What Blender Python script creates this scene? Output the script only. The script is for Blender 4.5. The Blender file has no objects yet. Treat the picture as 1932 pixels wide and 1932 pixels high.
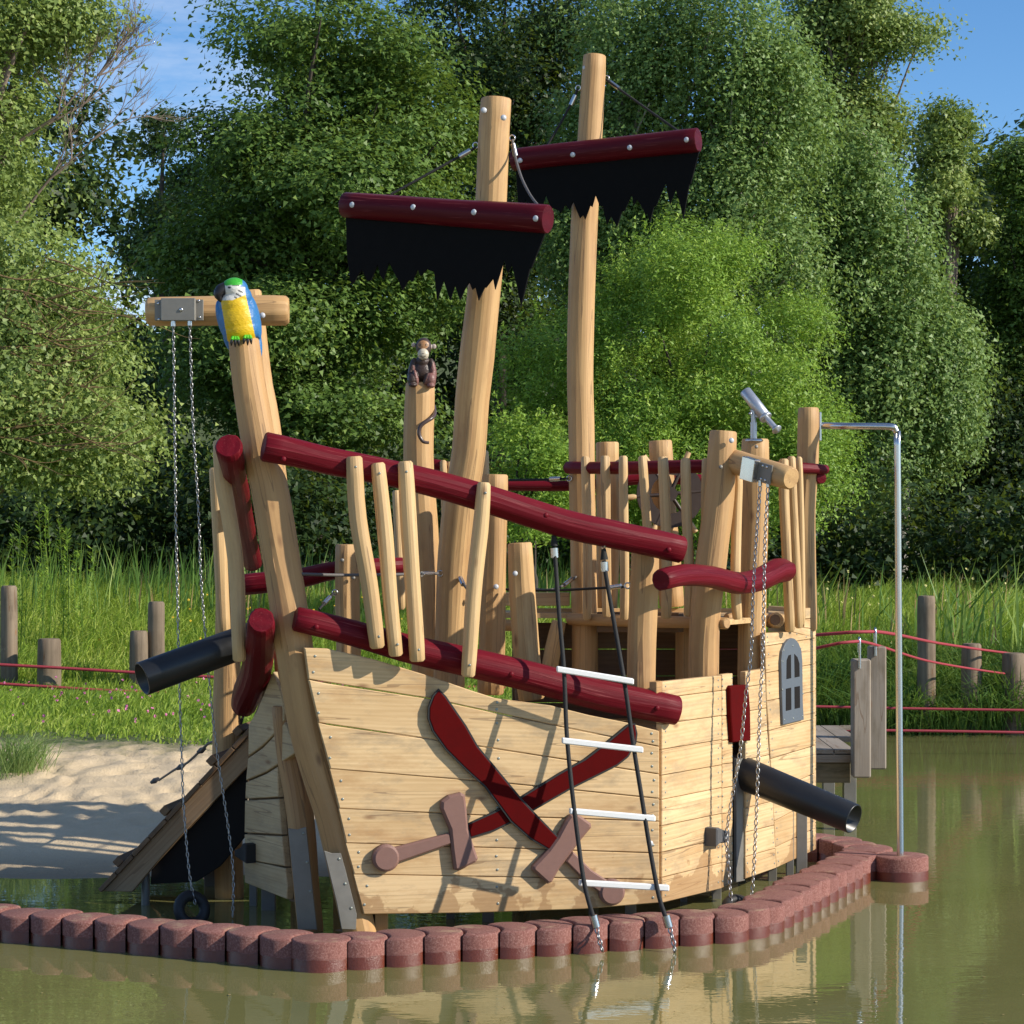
import bpy, bmesh, math, random
import numpy as np
from mathutils import Vector, Matrix, noise as mnoise

S = bpy.context.scene
# ------------------------------------------------------------------ camera
EYE = 2.5                      # eye height above the water, metres
FOC = 4200.0                   # focal length in survey units (frame is 1932 wide)
cam_d = bpy.data.cameras.new("camera")
cam = bpy.data.objects.new("camera", cam_d)
S.collection.objects.link(cam)
cam.location = (0, 0, EYE)
cam.rotation_euler = (math.radians(90), 0, 0)
cam_d.sensor_width = 36.0
cam_d.lens = 36.0 * FOC / 1932.0
cam_d.clip_start = 0.1
cam_d.clip_end = 3000
S.camera = cam
S.render.resolution_x = 1024
S.render.resolution_y = 1024

# ------------------------------------------------------------------ light
AZ = math.radians(72)          # sun: right of and slightly behind the camera
EL = math.radians(29)
sun_dir = Vector((math.sin(AZ) * math.cos(EL), -math.cos(AZ) * math.cos(EL), math.sin(EL)))
sd = bpy.data.lights.new("sun", 'SUN')
sd.energy = 5.0
sd.angle = math.radians(0.5)
sd.color = (1.0, 0.92, 0.79)
sun = bpy.data.objects.new("sun", sd)
S.collection.objects.link(sun)
sun.rotation_euler = sun_dir.to_track_quat('Z', 'Y').to_euler()

W = bpy.data.worlds.new("World")
S.world = W
W.use_nodes = True
wn = W.node_tree
wn.nodes.clear()
def wnode(t, **k):
    n = wn.nodes.new(t)
    for a, b in k.items(): setattr(n, a, b)
    return n
sky = wnode('ShaderNodeTexSky', sky_type='NISHITA', sun_disc=False)
sky.sun_elevation = EL
sky.sun_rotation = math.atan2(sun_dir.x, sun_dir.y)
sky.air_density = 0.75
sky.dust_density = 0.0
sky.ozone_density = 3.0
tc = wnode('ShaderNodeTexCoord')
mp = wnode('ShaderNodeMapping')
mp.inputs['Scale'].default_value = (1.2, 1.2, 5.0)
cn = wnode('ShaderNodeTexNoise')
cn.inputs['Scale'].default_value = 3.2
cn.inputs['Detail'].default_value = 8
cn.inputs['Roughness'].default_value = 0.62
cr = wnode('ShaderNodeMapRange')
cr.inputs['From Min'].default_value = 0.48
cr.inputs['From Max'].default_value = 0.78
cr.inputs['To Max'].default_value = 0.75
cm = wnode('ShaderNodeMix', data_type='RGBA')
cm.inputs['B'].default_value = (6.2, 6.4, 6.9, 1)
bg = wnode('ShaderNodeBackground')
bg.inputs['Strength'].default_value = 0.14
wo = wnode('ShaderNodeOutputWorld')
hs = wnode('ShaderNodeHueSaturation')
hs.inputs['Saturation'].default_value = 1.18
wn.links.new(tc.outputs['Generated'], mp.inputs['Vector'])
wn.links.new(mp.outputs['Vector'], cn.inputs['Vector'])
wn.links.new(cn.outputs['Fac'], cr.inputs['Value'])
wn.links.new(cr.outputs['Result'], cm.inputs['Factor'])
wn.links.new(sky.outputs['Color'], hs.inputs['Color'])
wn.links.new(hs.outputs['Color'], cm.inputs['A'])
wn.links.new(cm.outputs['Result'], bg.inputs['Color'])
wn.links.new(bg.outputs['Background'], wo.inputs['Surface'])

S.render.engine = 'CYCLES'
S.view_settings.view_transform = 'Standard'
S.view_settings.look = 'None'
S.view_settings.exposure = 0.26
S.view_settings.gamma = 1.0
S.cycles.max_bounces = 6
S.cycles.transparent_max_bounces = 6

# ------------------------------------------------------------------ helpers
NARROW = False
def P(x, y, d):
    """point at depth d (metres) seen at survey position x, y"""
    if NARROW and 15.3 < d < 16.6: d = 15.3 + (d - 15.3) * 0.4      # the far side of the narrow stern
    return Vector(((x - 966) * d / FOC, d, EYE - (y - 966) * d / FOC))

class Plane:
    """vertical plane through two ground points; n points outwards (towards the viewer's side)"""
    def __init__(s, a, b):
        s.a = Vector((a[0], a[1], 0)); b = Vector((b[0], b[1], 0))
        s.u = (b - s.a).normalized()
        s.n = Vector((s.u.y, -s.u.x, 0))
    def at(s, x, y, off=0.0):
        r = Vector(((x - 966) / FOC, 1, -(y - 966) / FOC))
        t = (s.n.dot(s.a) + off - s.n.dot(Vector((0, 0, EYE)))) / s.n.dot(r)
        return Vector((0, 0, EYE)) + r * t
    def uv(s, p):
        return ((p - s.a).dot(s.u), p.z)
    def xyz(s, u, v, off=0.0):
        q = s.a + s.u * u + s.n * off
        return Vector((q.x, q.y, v))
    def depth(s, x, off=0.0):
        return s.at(x, 966, off).y

def sv(ox, oy, size):
    """survey sheet: returns a converter from sheet coordinates to survey units"""
    k = size / 1932.0
    return lambda x, y: ((ox + x * k) / 1.45963, (oy + y * k) / 1.45963)

ORG = {}
def link(o, parent=None):
    S.collection.objects.link(o)
    if parent is not None: o.parent = parent
    return o
def thing(name, label, cat, loc, group=None):
    o = bpy.data.objects.new(name, None)
    o.empty_display_size = 0.2
    o.location = loc
    link(o)
    o["label"] = label; o["category"] = cat
    if group: o["group"] = group
    ORG[o] = Vector(loc)
    return o
def tag(o, label, cat=None, group=None, kind=None):
    if label: o["label"] = label
    if cat: o["category"] = cat
    if group: o["group"] = group
    if kind: o["kind"] = kind
    return o
def mesh(name, V, F, mat, parent=None, gc=None, smooth=True, org=None, mats=None, midx=None, col=None):
    """V in world coordinates; stored relative to the thing's origin"""
    if org is None:
        org = ORG.get(parent, Vector((0, 0, 0))) if parent is not None else Vector((0, 0, 0))
    me = bpy.data.meshes.new(name)
    me.from_pydata([tuple(Vector(v) - org) for v in V], [], [tuple(f) for f in F])
    if gc is not None:
        a = me.attributes.new('gc', 'FLOAT_VECTOR', 'POINT')
        a.data.foreach_set('vector', np.array(gc, dtype=np.float32).ravel())
    if col is not None:
        a = me.attributes.new('tint', 'FLOAT_COLOR', 'POINT')
        a.data.foreach_set('color', np.array(col, dtype=np.float32).ravel())
    if mats:
        for m in mats: me.materials.append(m)
        me.polygons.foreach_set('material_index', midx)
    elif mat is not None: me.materials.append(mat)
    if isinstance(smooth, (list, tuple)):
        me.polygons.foreach_set('use_smooth', smooth)
    else:
        me.polygons.foreach_set('use_smooth', [smooth] * len(me.polygons))
    me.update()
    o = bpy.data.objects.new(name, me)
    link(o, parent)
    if parent is not None: ORG[o] = org
    elif org.length: o.location = org
    return o

RS = random.Random(7)
def catmull(pts, rad, step=0.06):
    P_ = [Vector(p) for p in pts]
    if len(P_) == 2:
        n = max(2, int((P_[1] - P_[0]).length / step))
        return [P_[0].lerp(P_[1], i / n) for i in range(n + 1)], [rad[0] + (rad[1] - rad[0]) * i / n for i in range(n + 1)]
    out, ro = [], []
    E = [P_[0] * 2 - P_[1]] + P_ + [P_[-1] * 2 - P_[-2]]
    for i in range(len(P_) - 1):
        a, b, c, d = E[i:i + 4]
        n = max(2, int((c - b).length / step))
        for k in range(n):
            t = k / n
            out.append(0.5 * ((2 * b) + (c - a) * t + (2 * a - 5 * b + 4 * c - d) * t * t + (3 * b - a - 3 * c + d) * t ** 3))
            ro.append(rad[i] + (rad[i + 1] - rad[i]) * t)
    out.append(P_[-1]); ro.append(rad[-1])
    return out, ro

def tube(pts, rad, n=18, hew=0.0, chamf=0.0, step=0.06, seed=None, caps=True, wander=0.0, slant=None):
    """returns V, F, gc, smooth flags"""
    seed = RS.random() * 100 if seed is None else seed
    if not isinstance(rad, (list, tuple)): rad = [rad] * len(pts)
    C, R = catmull(pts, rad, step)
    m = len(C)
    T = [(C[min(i + 1, m - 1)] - C[max(i - 1, 0)]).normalized() for i in range(m)]
    ref = Vector((0, -1, 0)) if abs(T[0].y) < 0.9 else Vector((1, 0, 0))
    A = (ref - T[0] * ref.dot(T[0])).normalized()
    V, F, G, SM = [], [], [], []
    s = 0.0
    rings = []
    L = []
    for i in range(m):
        if i: s += (C[i] - C[i - 1]).length
        L.append(s)
    tot = s
    seq = list(range(m))
    frames = []
    for i in seq:
        A = (A - T[i] * A.dot(T[i])).normalized()
        frames.append((C[i], T[i], A.copy(), T[i].cross(A), R[i], L[i]))
    ks = []
    if chamf > 0:
        c0, t0, a0, b0, r0, l0 = frames[0]
        ks.append((c0, t0, a0, b0, r0 - chamf, l0))
        ks.append((c0 + t0 * chamf, t0, a0, b0, r0 - 0.15 * chamf, l0 + chamf))
        ks += [f for f in frames[1:-1] if chamf * 1.5 < f[5] < tot - chamf * 1.5]
        c1, t1, a1, b1, r1, l1 = frames[-1]
        ks.append((c1 - t1 * chamf, t1, a1, b1, r1 - 0.15 * chamf, l1 - chamf))
        ks.append((c1, t1, a1, b1, r1 - chamf, l1))
    else:
        ks = frames
    kf = n // 2
    rj = random.Random(seed)
    jit = [rj.uniform(-.22, .22) for _ in range(kf)]; cw = [rj.uniform(.10, .30) for _ in range(kf)]
    for (c, t, a, b, r, l) in ks:
        if wander:
            c = c + a * wander * mnoise.noise(Vector((l * 1.7, seed, 0))) + b * wander * mnoise.noise(Vector((l * 1.7, seed, 9)))
        for k in range(n):
            th = 2 * math.pi * k / n
            rr = r
            if hew:
                j, sgn = k // 2, (-1 if k % 2 == 0 else 1)
                dr = jit[j] + 0.55 * mnoise.noise(Vector((l * 0.9, seed + j * 7.3, 3)))
                th = 2 * math.pi * (j + max(-.4, min(.4, dr)) + sgn * cw[j] * (1 + 0.8 * mnoise.noise(Vector((l * 1.5, seed + j * 3.1, 5))))) / kf
                rr = r * (1.02 + hew * 1.2 * mnoise.noise(Vector((math.cos(th) * 1.3, math.sin(th) * 1.3 + seed, l * 2.2))))
            V.append(c + (a * math.cos(th) + b * math.sin(th)) * rr)
            G.append((math.cos(th) * rr + seed * 1.3, math.sin(th) * rr + seed * 0.7, l + seed * 2.1))
    m = len(ks)
    for i in range(m - 1):
        for k in range(n):
            k2 = (k + 1) % n
            F.append((i * n + k, i * n + k2, (i + 1) * n + k2, (i + 1) * n + k)); SM.append(True)
    if caps:
        for e, i in ((0, 0), (1, m - 1)):
            base = len(V)
            for k in range(n):
                V.append(V[i * n + k]); G.append(G[i * n + k])
            f = tuple(range(base, base + n))
            F.append(f[::-1] if e == 0 else f); SM.append(False)
    return V, F, G, SM

def log(name, pts, w, mat, parent, hew=0.05, chamf=0.010, n=20, wander=0.006, **k):
    """pts: (x, y, depth) survey triples or Vectors; w: widths in survey units (triples) or radii"""
    q, r = [], []
    for i, p in enumerate(pts):
        wi = w[i] if isinstance(w, (list, tuple)) else w
        if isinstance(p, Vector): q.append(p); r.append(wi)
        else: q.append(P(*p)); r.append(wi * 0.5 * p[2] / FOC)
    V, F, G, SM = tube(q, r, n=n, hew=hew, chamf=chamf, wander=wander, step=0.09, **k)
    o = mesh(name, V, F, mat, parent, gc=G, smooth=SM)
    if hew > 0.03:      # hewn facets: edges running along the log stay crisp
        me = o.data; rings = (len(V) - 2 * n) // n
        sh = np.zeros(len(me.edges), dtype=bool); ev = np.empty(len(me.edges) * 2, dtype=np.int32); me.edges.foreach_get('vertices', ev); ev = ev.reshape(-1, 2)
        sh[(np.abs(ev[:, 0] - ev[:, 1]) == n) & (ev.max(1) < rings * n)] = True
        at = me.attributes.new('sharp_edge', 'BOOLEAN', 'EDGE'); at.data.foreach_set('value', sh)
    return o

def bar(name, pts, r, mat, parent=None, n=8, **k):
    V, F, G, SM = tube([Vector(p) for p in pts], r, n=n, **k)
    return mesh(name, V, F, mat, parent, gc=G, smooth=SM)

class MB:
    def __init__(s): s.V, s.F, s.G, s.S = [], [], [], []
    def add(s, V, F, G=None, SM=None):
        b = len(s.V); s.V += list(V); s.F += [tuple(i + b for i in f) for f in F]
        s.G += list(G) if G else [tuple(v) for v in V]
        s.S += list(SM) if SM else [False] * len(F)
    def build(s, name, mat, parent=None, **k):
        return mesh(name, s.V, s.F, mat, parent, gc=s.G, smooth=s.S, **k)

def inset2d(poly, d):
    """miter inset of a 2D polygon (either winding)"""
    n = len(poly)
    A = sum(poly[i][0] * poly[(i + 1) % n][1] - poly[(i + 1) % n][0] * poly[i][1] for i in range(n))
    sg = 1 if A > 0 else -1
    out = []
    for i in range(n):
        p0, p1, p2 = Vector(poly[i - 1]), Vector(poly[i]), Vector(poly[(i + 1) % n])
        e1 = (p1 - p0); e2 = (p2 - p1)
        if e1.length < 1e-6 or e2.length < 1e-6: out.append(p1); continue
        e1.normalize(); e2.normalize()
        n1 = Vector((-e1.y, e1.x)) * sg; n2 = Vector((-e2.y, e2.x)) * sg
        b = n1 + n2
        if b.length < 0.3: out.append(p1 + n1 * d); continue
        b.normalize()
        out.append(p1 + b * min(d / max(b.dot(n1), 0.35), 2.5 * d))
    return out

def slab_geo(poly, plane, off, thick, bev=0.004, grain=None, gap=0.0, seed=None):
    """board from a polygon of plane coordinates (u, z); front at off, back at off-thick"""
    seed = RS.random() * 60 if seed is None else seed
    poly = [tuple(p) for p in poly]
    if gap: poly = [tuple(p) for p in inset2d(poly, gap)]
    fr = inset2d(poly, bev)
    n = len(poly)
    V = [plane.xyz(p[0], p[1], off) for p in fr] + [plane.xyz(p[0], p[1], off - bev) for p in poly] + \
        [plane.xyz(p[0], p[1], off - thick) for p in poly]
    g = Vector(grain).normalized() if grain else (Vector(poly[1]) - Vector(poly[0])).normalized()
    cx = sum(p[0] for p in poly) / n; cz = sum(p[1] for p in poly) / n
    def gg(p, o): 
        q = Vector((p[0] - cx, p[1] - cz))
        return (o + seed, q.x * -g.y + q.y * g.x + 0.02 + seed * 0.0, q.dot(g) + seed * 3.1)
    G = [gg(p, 0) for p in fr] + [gg(p, -bev) for p in poly] + [gg(p, -thick) for p in poly]
    A = sum(poly[i][0] * poly[(i + 1) % n][1] - poly[(i + 1) % n][0] * poly[i][1] for i in range(n))
    F = [tuple(range(n)), tuple(range(3 * n - 1, 2 * n - 1, -1))]
    for i in range(n):
        j = (i + 1) % n
        F.append((n + i, n + j, j, i)); F.append((2 * n + i, 2 * n + j, n + j, n + i))
    if A < 0: F = [f[::-1] for f in F]
    # plane normal n = (u.y,-u.x): (u, z) counter-clockwise faces n only when u x z = n
    if plane.u.cross(Vector((0, 0, 1))).dot(plane.n) < 0: F = [f[::-1] for f in F]
    return V, F, G
def slab(name, pix, plane, off, thick, mat, parent, **k):
    poly = [plane.uv(plane.at(x, y, off)) for x, y in pix]
    V, F, G = slab_geo(poly, plane, off, thick, **k)
    return mesh(name, V, F, mat, parent, gc=G, smooth=False)

def box_geo(c, X, Y, Z, sx, sy, sz, bev=0.0, seed=0.0):
    """oriented box, grain along Z axis"""
    X, Y, Z = Vector(X).normalized(), Vector(Y).normalized(), Vector(Z).normalized()
    V, G = [], []
    for k in (-1, 1):
        for (a, b) in ((-1, -1), (1, -1), (1, 1), (-1, 1)):
            V.append(Vector(c) + X * a * sx / 2 + Y * b * sy / 2 + Z * k * sz / 2)
            G.append((a * sx / 2 + seed, b * sy / 2 + seed, k * sz / 2 + seed * 2))
    F = [(3, 2, 1, 0), (4, 5, 6, 7), (0, 1, 5, 4), (1, 2, 6, 5), (2, 3, 7, 6), (3, 0, 4, 7)]
    if X.cross(Y).dot(Z) < 0: F = [f[::-1] for f in F]
    return V, F, G
def box(name, c, X, Y, Z, sx, sy, sz, mat, parent, bev=0.004, **k):
    V, F, G = box_geo(c, X, Y, Z, sx, sy, sz, seed=RS.random() * 40)
    if bev:
        bm = bmesh.new()
        lay = bm.verts.layers.float_vector.new('gc')
        vs = []
        for v, g in zip(V, G):
            bv = bm.verts.new(v); bv[lay] = g; vs.append(bv)
        for f in F: bm.faces.new([vs[i] for i in f])
        bmesh.ops.bevel(bm, geom=list(bm.edges), offset=bev, segments=1, affect='EDGES')
        bm.verts.ensure_lookup_table()
        V = [v.co.copy() for v in bm.verts]; G = [tuple(v[lay]) for v in bm.verts]
        for v in bm.verts: pass
        F = [[v.index for v in f.verts] for f in bm.faces]
        bm.free()
    return mesh(name, V, F, mat, parent, gc=G, smooth=False, **k)

def dome_geo(c, nrm, r, h=None, n=10):
    """bolt cap: a low dome"""
    h = r * 0.6 if h is None else h
    nrm = Vector(nrm).normalized()
    a = nrm.orthogonal().normalized(); b = nrm.cross(a)
    V, F = [], []
    for j, (rr, hh) in enumerate(((1, 0), (0.95, .4), (0.62, .85))):
        for k in range(n):
            th = 2 * math.pi * k / n
            V.append(Vector(c) + (a * math.cos(th) + b * math.sin(th)) * r * rr + nrm * h * hh)
    V.append(Vector(c) + nrm * h)
    for j in range(2):
        for k in range(n):
            F.append((j * n + k, j * n + (k + 1) % n, (j + 1) * n + (k + 1) % n, (j + 1) * n + k))
    for k in range(n): F.append((2 * n + k, 2 * n + (k + 1) % n, 3 * n))
    return V, F
def bolt(c, nrm, r, mat, parent, name='bolt_cap'):
    V, F = dome_geo(c, nrm, r)
    return mesh(name, V, F, mat, parent, smooth=True)

def chain_geo(mb, pts, pitch=0.036, w=0.0115, wire=0.0036):
    C, _ = catmull([Vector(p) for p in pts], [0] * len(pts), 0.02)
    L = [0.0]
    for i in range(1, len(C)): L.append(L[-1] + (C[i] - C[i - 1]).length)
    n = int(L[-1] / pitch)
    def at(s):
        for i in range(1, len(L)):
            if L[i] >= s: return C[i - 1].lerp(C[i], (s - L[i - 1]) / max(L[i] - L[i - 1], 1e-9))
        return C[-1]
    ns, nr = 10, 5
    for q in range(n):
        a = at(q * pitch); b = at((q + 1) * pitch)
        t = (b - a).normalized(); m = (a + b) / 2
        x = t.cross(Vector((0.1, 1, 0))).normalized(); y = t.cross(x)
        if q % 2: x, y = y, x
        ang = 0.5
        x, y = x * math.cos(ang) + y * math.sin(ang), y * math.cos(ang) - x * math.sin(ang)
        V, F = [], []
        half = pitch * 0.5 + wire - w * .3
        for i in range(ns):
            th = 2 * math.pi * i / ns
            cx, cy = math.cos(th), math.sin(th)
            c = m + t * (half * cy * (1.0)) + x * w * cx * 0.85
            out = (t * cy + x * cx).normalized()
            for j in range(nr):
                ph = 2 * math.pi * j / nr
                V.append(c + out * wire * math.cos(ph) + y * wire * math.sin(ph))
        for i in range(ns):
            for j in range(nr):
                i2, j2 = (i + 1) % ns, (j + 1) % nr
                F.append((i * nr + j, i2 * nr + j, i2 * nr + j2, i * nr + j2))
        mb.add(V, F, None, [True] * len(F))
def chain(name, pts, mat, parent, **k):
    mb = MB(); chain_geo(mb, pts, **k)
    return mb.build(name, mat, parent)

def ring_geo(c, nrm, R, r, n=14, m=6):
    nrm = Vector(nrm).normalized(); a = nrm.orthogonal().normalized(); b = nrm.cross(a)
    V, F = [], []
    for i in range(n):
        th = 2 * math.pi * i / n
        o = a * math.cos(th) + b * math.sin(th)
        for j in range(m):
            ph = 2 * math.pi * j / m
            V.append(Vector(c) + o * (R + r * math.cos(ph)) + nrm * r * math.sin(ph))
    for i in range(n):
        for j in range(m):
            F.append((i * m + j, ((i + 1) % n) * m + j, ((i + 1) % n) * m + (j + 1) % m, i * m + (j + 1) % m))
    return V, F
def ring(name, c, nrm, R, r, mat, parent, n=20, m=8):
    V, F = ring_geo(c, nrm, R, r, n, m)
    return mesh(name, V, F, mat, parent, smooth=True)

# ------------------------------------------------------------------ materials
def newmat(name):
    m = bpy.data.materials.new(name); m.use_nodes = True
    nt = m.node_tree; nt.nodes.clear()
    out = nt.nodes.new('ShaderNodeOutputMaterial')
    b = nt.nodes.new('ShaderNodeBsdfPrincipled')
    nt.links.new(b.outputs[0], out.inputs[0])
    return m, nt, b, out
def N(nt, t, ins=None, **k):
    n = nt.nodes.new(t)
    for a, b in k.items(): setattr(n, a, b)
    for a, b in (ins or {}).items():
        if isinstance(b, bpy.types.NodeSocket): nt.links.new(b, n.inputs[a])
        else: n.inputs[a].default_value = b
    return n
def ramp(nt, fac, stops):
    r = nt.nodes.new('ShaderNodeValToRGB')
    e = r.color_ramp.elements
    while len(e) < len(stops): e.new(0.5)
    for i, (p, c) in enumerate(stops):
        e[i].position = p; e[i].color = (*c, 1) if len(c) == 3 else c
    nt.links.new(fac, r.inputs[0])
    return r.outputs[0]
def mixc(nt, f, a, b, blend='MIX'):
    m = N(nt, 'ShaderNodeMix', data_type='RGBA', blend_type=blend)
    for nm, v in (('Factor', f), ('A', a), ('B', b)):
        if isinstance(v, bpy.types.NodeSocket): nt.links.new(v, m.inputs[nm])
        else: m.inputs[nm].default_value = v if nm == 'Factor' else (*v, 1)
    return m.outputs['Result']
def mathn(nt, op, a, b=None):
    m = nt.nodes.new('ShaderNodeMath'); m.operation = op
    for i, v in enumerate((a, b)):
        if v is None: continue
        if isinstance(v, bpy.types.NodeSocket): nt.links.new(v, m.inputs[i])
        else: m.inputs[i].default_value = v
    return m.outputs[0]

def wood_mat(name, light, dark, stain=(0.30, 0.16, 0.07), stain_amt=0.25, rings=7.0, knots=True, rough=0.62, bump=0.25,
             wet=None, grey=0.0, paint=None, checks=0.5):
    m, nt, b, out = newmat(name)
    at = N(nt, 'ShaderNodeAttribute', attribute_name='gc').outputs['Vector']
    oi = N(nt, 'ShaderNodeObjectInfo').outputs['Random']
    # large colour drift along the wood
    mp1 = N(nt, 'ShaderNodeMapping', {'Vector': at, 'Scale': (3, 3, 0.7)}).outputs[0]
    n1 = N(nt, 'ShaderNodeTexNoise', {'Vector': mp1, 'Scale': 1.6, 'Detail': 3.0}).outputs['Fac']
    # growth rings / cathedral grain
    mp2 = N(nt, 'ShaderNodeMapping', {'Vector': at, 'Scale': (1, 1, 0.07)}).outputs[0]
    wv = N(nt, 'ShaderNodeTexWave', {'Vector': mp2, 'Scale': rings, 'Distortion': 5.5, 'Detail': 3.0, 'Detail Scale': 1.2},
           wave_type='BANDS', bands_direction='Y').outputs['Fac']
    # fine fibres
    mp3 = N(nt, 'ShaderNodeMapping', {'Vector': at, 'Scale': (90, 90, 2.2)}).outputs[0]
    n3 = N(nt, 'ShaderNodeTexNoise', {'Vector': mp3, 'Scale': 1.0, 'Detail': 3.0, 'Roughness': 0.7}).outputs['Fac']
    f = mathn(nt, 'ADD', mathn(nt, 'MULTIPLY', n1, 0.55), mathn(nt, 'ADD', mathn(nt, 'MULTIPLY', wv, 0.09), mathn(nt, 'MULTIPLY', n3, 0.36)))
    c = ramp(nt, f, [(0.28, dark), (0.62, light)])
    c = mixc(nt, mathn(nt, 'MULTIPLY', oi, 0.45), c, tuple(x * 0.95 for x in dark)) if not paint else c
    # weather stains with their own outline
    mp4 = N(nt, 'ShaderNodeMapping', {'Vector': at, 'Scale': (5, 5, 1.6)}).outputs[0]
    n4 = N(nt, 'ShaderNodeTexNoise', {'Vector': mp4, 'Scale': 1.5, 'Detail': 6.0, 'Roughness': 0.65}).outputs['Fac']
    sm = N(nt, 'ShaderNodeMapRange', {'Value': n4, 'From Min': 0.50, 'From Max': 0.70, 'To Max': stain_amt}).outputs[0]
    c = mixc(nt, sm, c, stain)
    if knots == 'board':
        mp7 = N(nt, 'ShaderNodeMapping', {'Vector': at, 'Location': (3, 7, 1), 'Scale': (4, 6, 2.2)}).outputs[0]
        n7 = N(nt, 'ShaderNodeTexNoise', {'Vector': mp7, 'Scale': 1.3, 'Detail': 5.0, 'Roughness': 0.7}).outputs['Fac']
        c = mixc(nt, N(nt, 'ShaderNodeMapRange', {'Value': n7, 'From Min': 0.50, 'From Max': 0.70, 'To Max': 0.62}).outputs[0], c, (0.30, 0.225, 0.14))
    if knots:
        mp5 = N(nt, 'ShaderNodeMapping', {'Vector': at, 'Scale': (0.0 if knots == 'board' else 7, 8, 3.2)}).outputs[0]
        vo = N(nt, 'ShaderNodeTexVoronoi', {'Vector': mp5, 'Scale': 1.0, 'Randomness': 1.0})
        sep = N(nt, 'ShaderNodeSeparateColor', {'Color': vo.outputs['Color']}).outputs[0]
        pick = mathn(nt, 'GREATER_THAN', sep, 0.62)
        kn = N(nt, 'ShaderNodeMapRange', {'Value': vo.outputs['Distance'], 'From Min': 0.05, 'From Max': 0.17, 'To Min': 0.85, 'To Max': 0.0}).outputs[0]
        c = mixc(nt, mathn(nt, 'MULTIPLY', kn, pick), c, (0.22, 0.11, 0.045))
    # drying checks: thin dark lines along the grain
    mp6 = N(nt, 'ShaderNodeMapping', {'Vector': at, 'Scale': (16, 16, 0.55)}).outputs[0]
    n6 = N(nt, 'ShaderNodeTexNoise', {'Vector': mp6, 'Scale': 1.0, 'Detail': 1.0}).outputs['Fac']
    ck = mathn(nt, 'LESS_THAN', mathn(nt, 'ABSOLUTE', mathn(nt, 'SUBTRACT', n6, 0.60)), 0.009)
    c = mixc(nt, mathn(nt, 'MULTIPLY', ck, checks), c, (0.14, 0.075, 0.035))
    if wet is not None:
        geo = N(nt, 'ShaderNodeNewGeometry').outputs['Position']
        wn_ = N(nt, 'ShaderNodeTexNoise', {'Vector': geo, 'Scale': 2.3, 'Detail': 5.0, 'Roughness': 0.55}).outputs['Fac']
        sz = N(nt, 'ShaderNodeSeparateXYZ', {'Vector': geo}).outputs[2]
        lim = mathn(nt, 'ADD', mathn(nt, 'MULTIPLY', sz, -0.55), mathn(nt, 'MULTIPLY', wn_, 1.0))
        mk = N(nt, 'ShaderNodeMapRange', {'Value': lim, 'From Min': wet, 'From Max': wet + 0.015, 'To Max': 0.62}).outputs[0]
        c = mixc(nt, mk, c, (0.30, 0.155, 0.06))
    if paint:
        wear = N(nt, 'ShaderNodeMapRange', {'Value': n3, 'From Min': 0.60, 'From Max': 0.78, 'To Max': 0.40}).outputs[0]
        pc = mixc(nt, n1, tuple(x * 0.80 for x in paint), tuple(min(1, x * 1.25) for x in paint))
        pc = mixc(nt, mathn(nt, 'MULTIPLY', wv, 0.35), pc, tuple(x * 0.55 for x in paint))
        c = mixc(nt, wear, pc, (0.50, 0.16, 0.15))
    if grey:
        c = mixc(nt, grey, c, (0.24, 0.20, 0.16))
    nt.links.new(c, b.inputs['Base Color'])
    b.inputs['Roughness'].default_value = rough
    if paint: b.inputs['Specular IOR Level'].default_value = 0.16
    h = mathn(nt, 'ADD', mathn(nt, 'MULTIPLY', n3, 0.6), mathn(nt, 'MULTIPLY', wv, 0.4))
    h = mathn(nt, 'SUBTRACT', h, mathn(nt, 'MULTIPLY', ck, 0.8))
    bp = N(nt, 'ShaderNodeBump', {'Height': h, 'Strength': bump, 'Distance': 0.004})
    nt.links.new(bp.outputs[0], b.inputs['Normal'])
    return m

def plain_mat(name, color, rough=0.5, metal=0.0, var=0.12, scale=30.0, bump=0.1, spec=None, dirt=None):
    m, nt, b, out = newmat(name)
    tcn = N(nt, 'ShaderNodeTexCoord').outputs['Object']
    n = N(nt, 'ShaderNodeTexNoise', {'Vector': tcn, 'Scale': scale, 'Detail': 5.0, 'Roughness': 0.65}).outputs['Fac']
    n2 = N(nt, 'ShaderNodeTexNoise', {'Vector': tcn, 'Scale': scale * 0.13, 'Detail': 3.0}).outputs['Fac']
    c = mixc(nt, n, tuple(x * (1 - var) for x in color), tuple(min(1, x * (1 + var)) for x in color))
    c = mixc(nt, mathn(nt, 'MULTIPLY', n2, var), c, dirt or tuple(x * 0.5 for x in color))
    nt.links.new(c, b.inputs['Base Color'])
    b.inputs['Roughness'].default_value = rough
    b.inputs['Metallic'].default_value = metal
    r = N(nt, 'ShaderNodeMapRange', {'Value': n, 'To Min': max(0.03, rough - 0.1), 'To Max': min(1, rough + 0.12)}).outputs[0]
    nt.links.new(r, b.inputs['Roughness'])
    bp = N(nt, 'ShaderNodeBump', {'Height': n, 'Strength': bump, 'Distance': 0.004})
    nt.links.new(bp.outputs[0], b.inputs['Normal'])
    if spec is not None: b.inputs['Specular IOR Level'].default_value = spec
    return m

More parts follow.
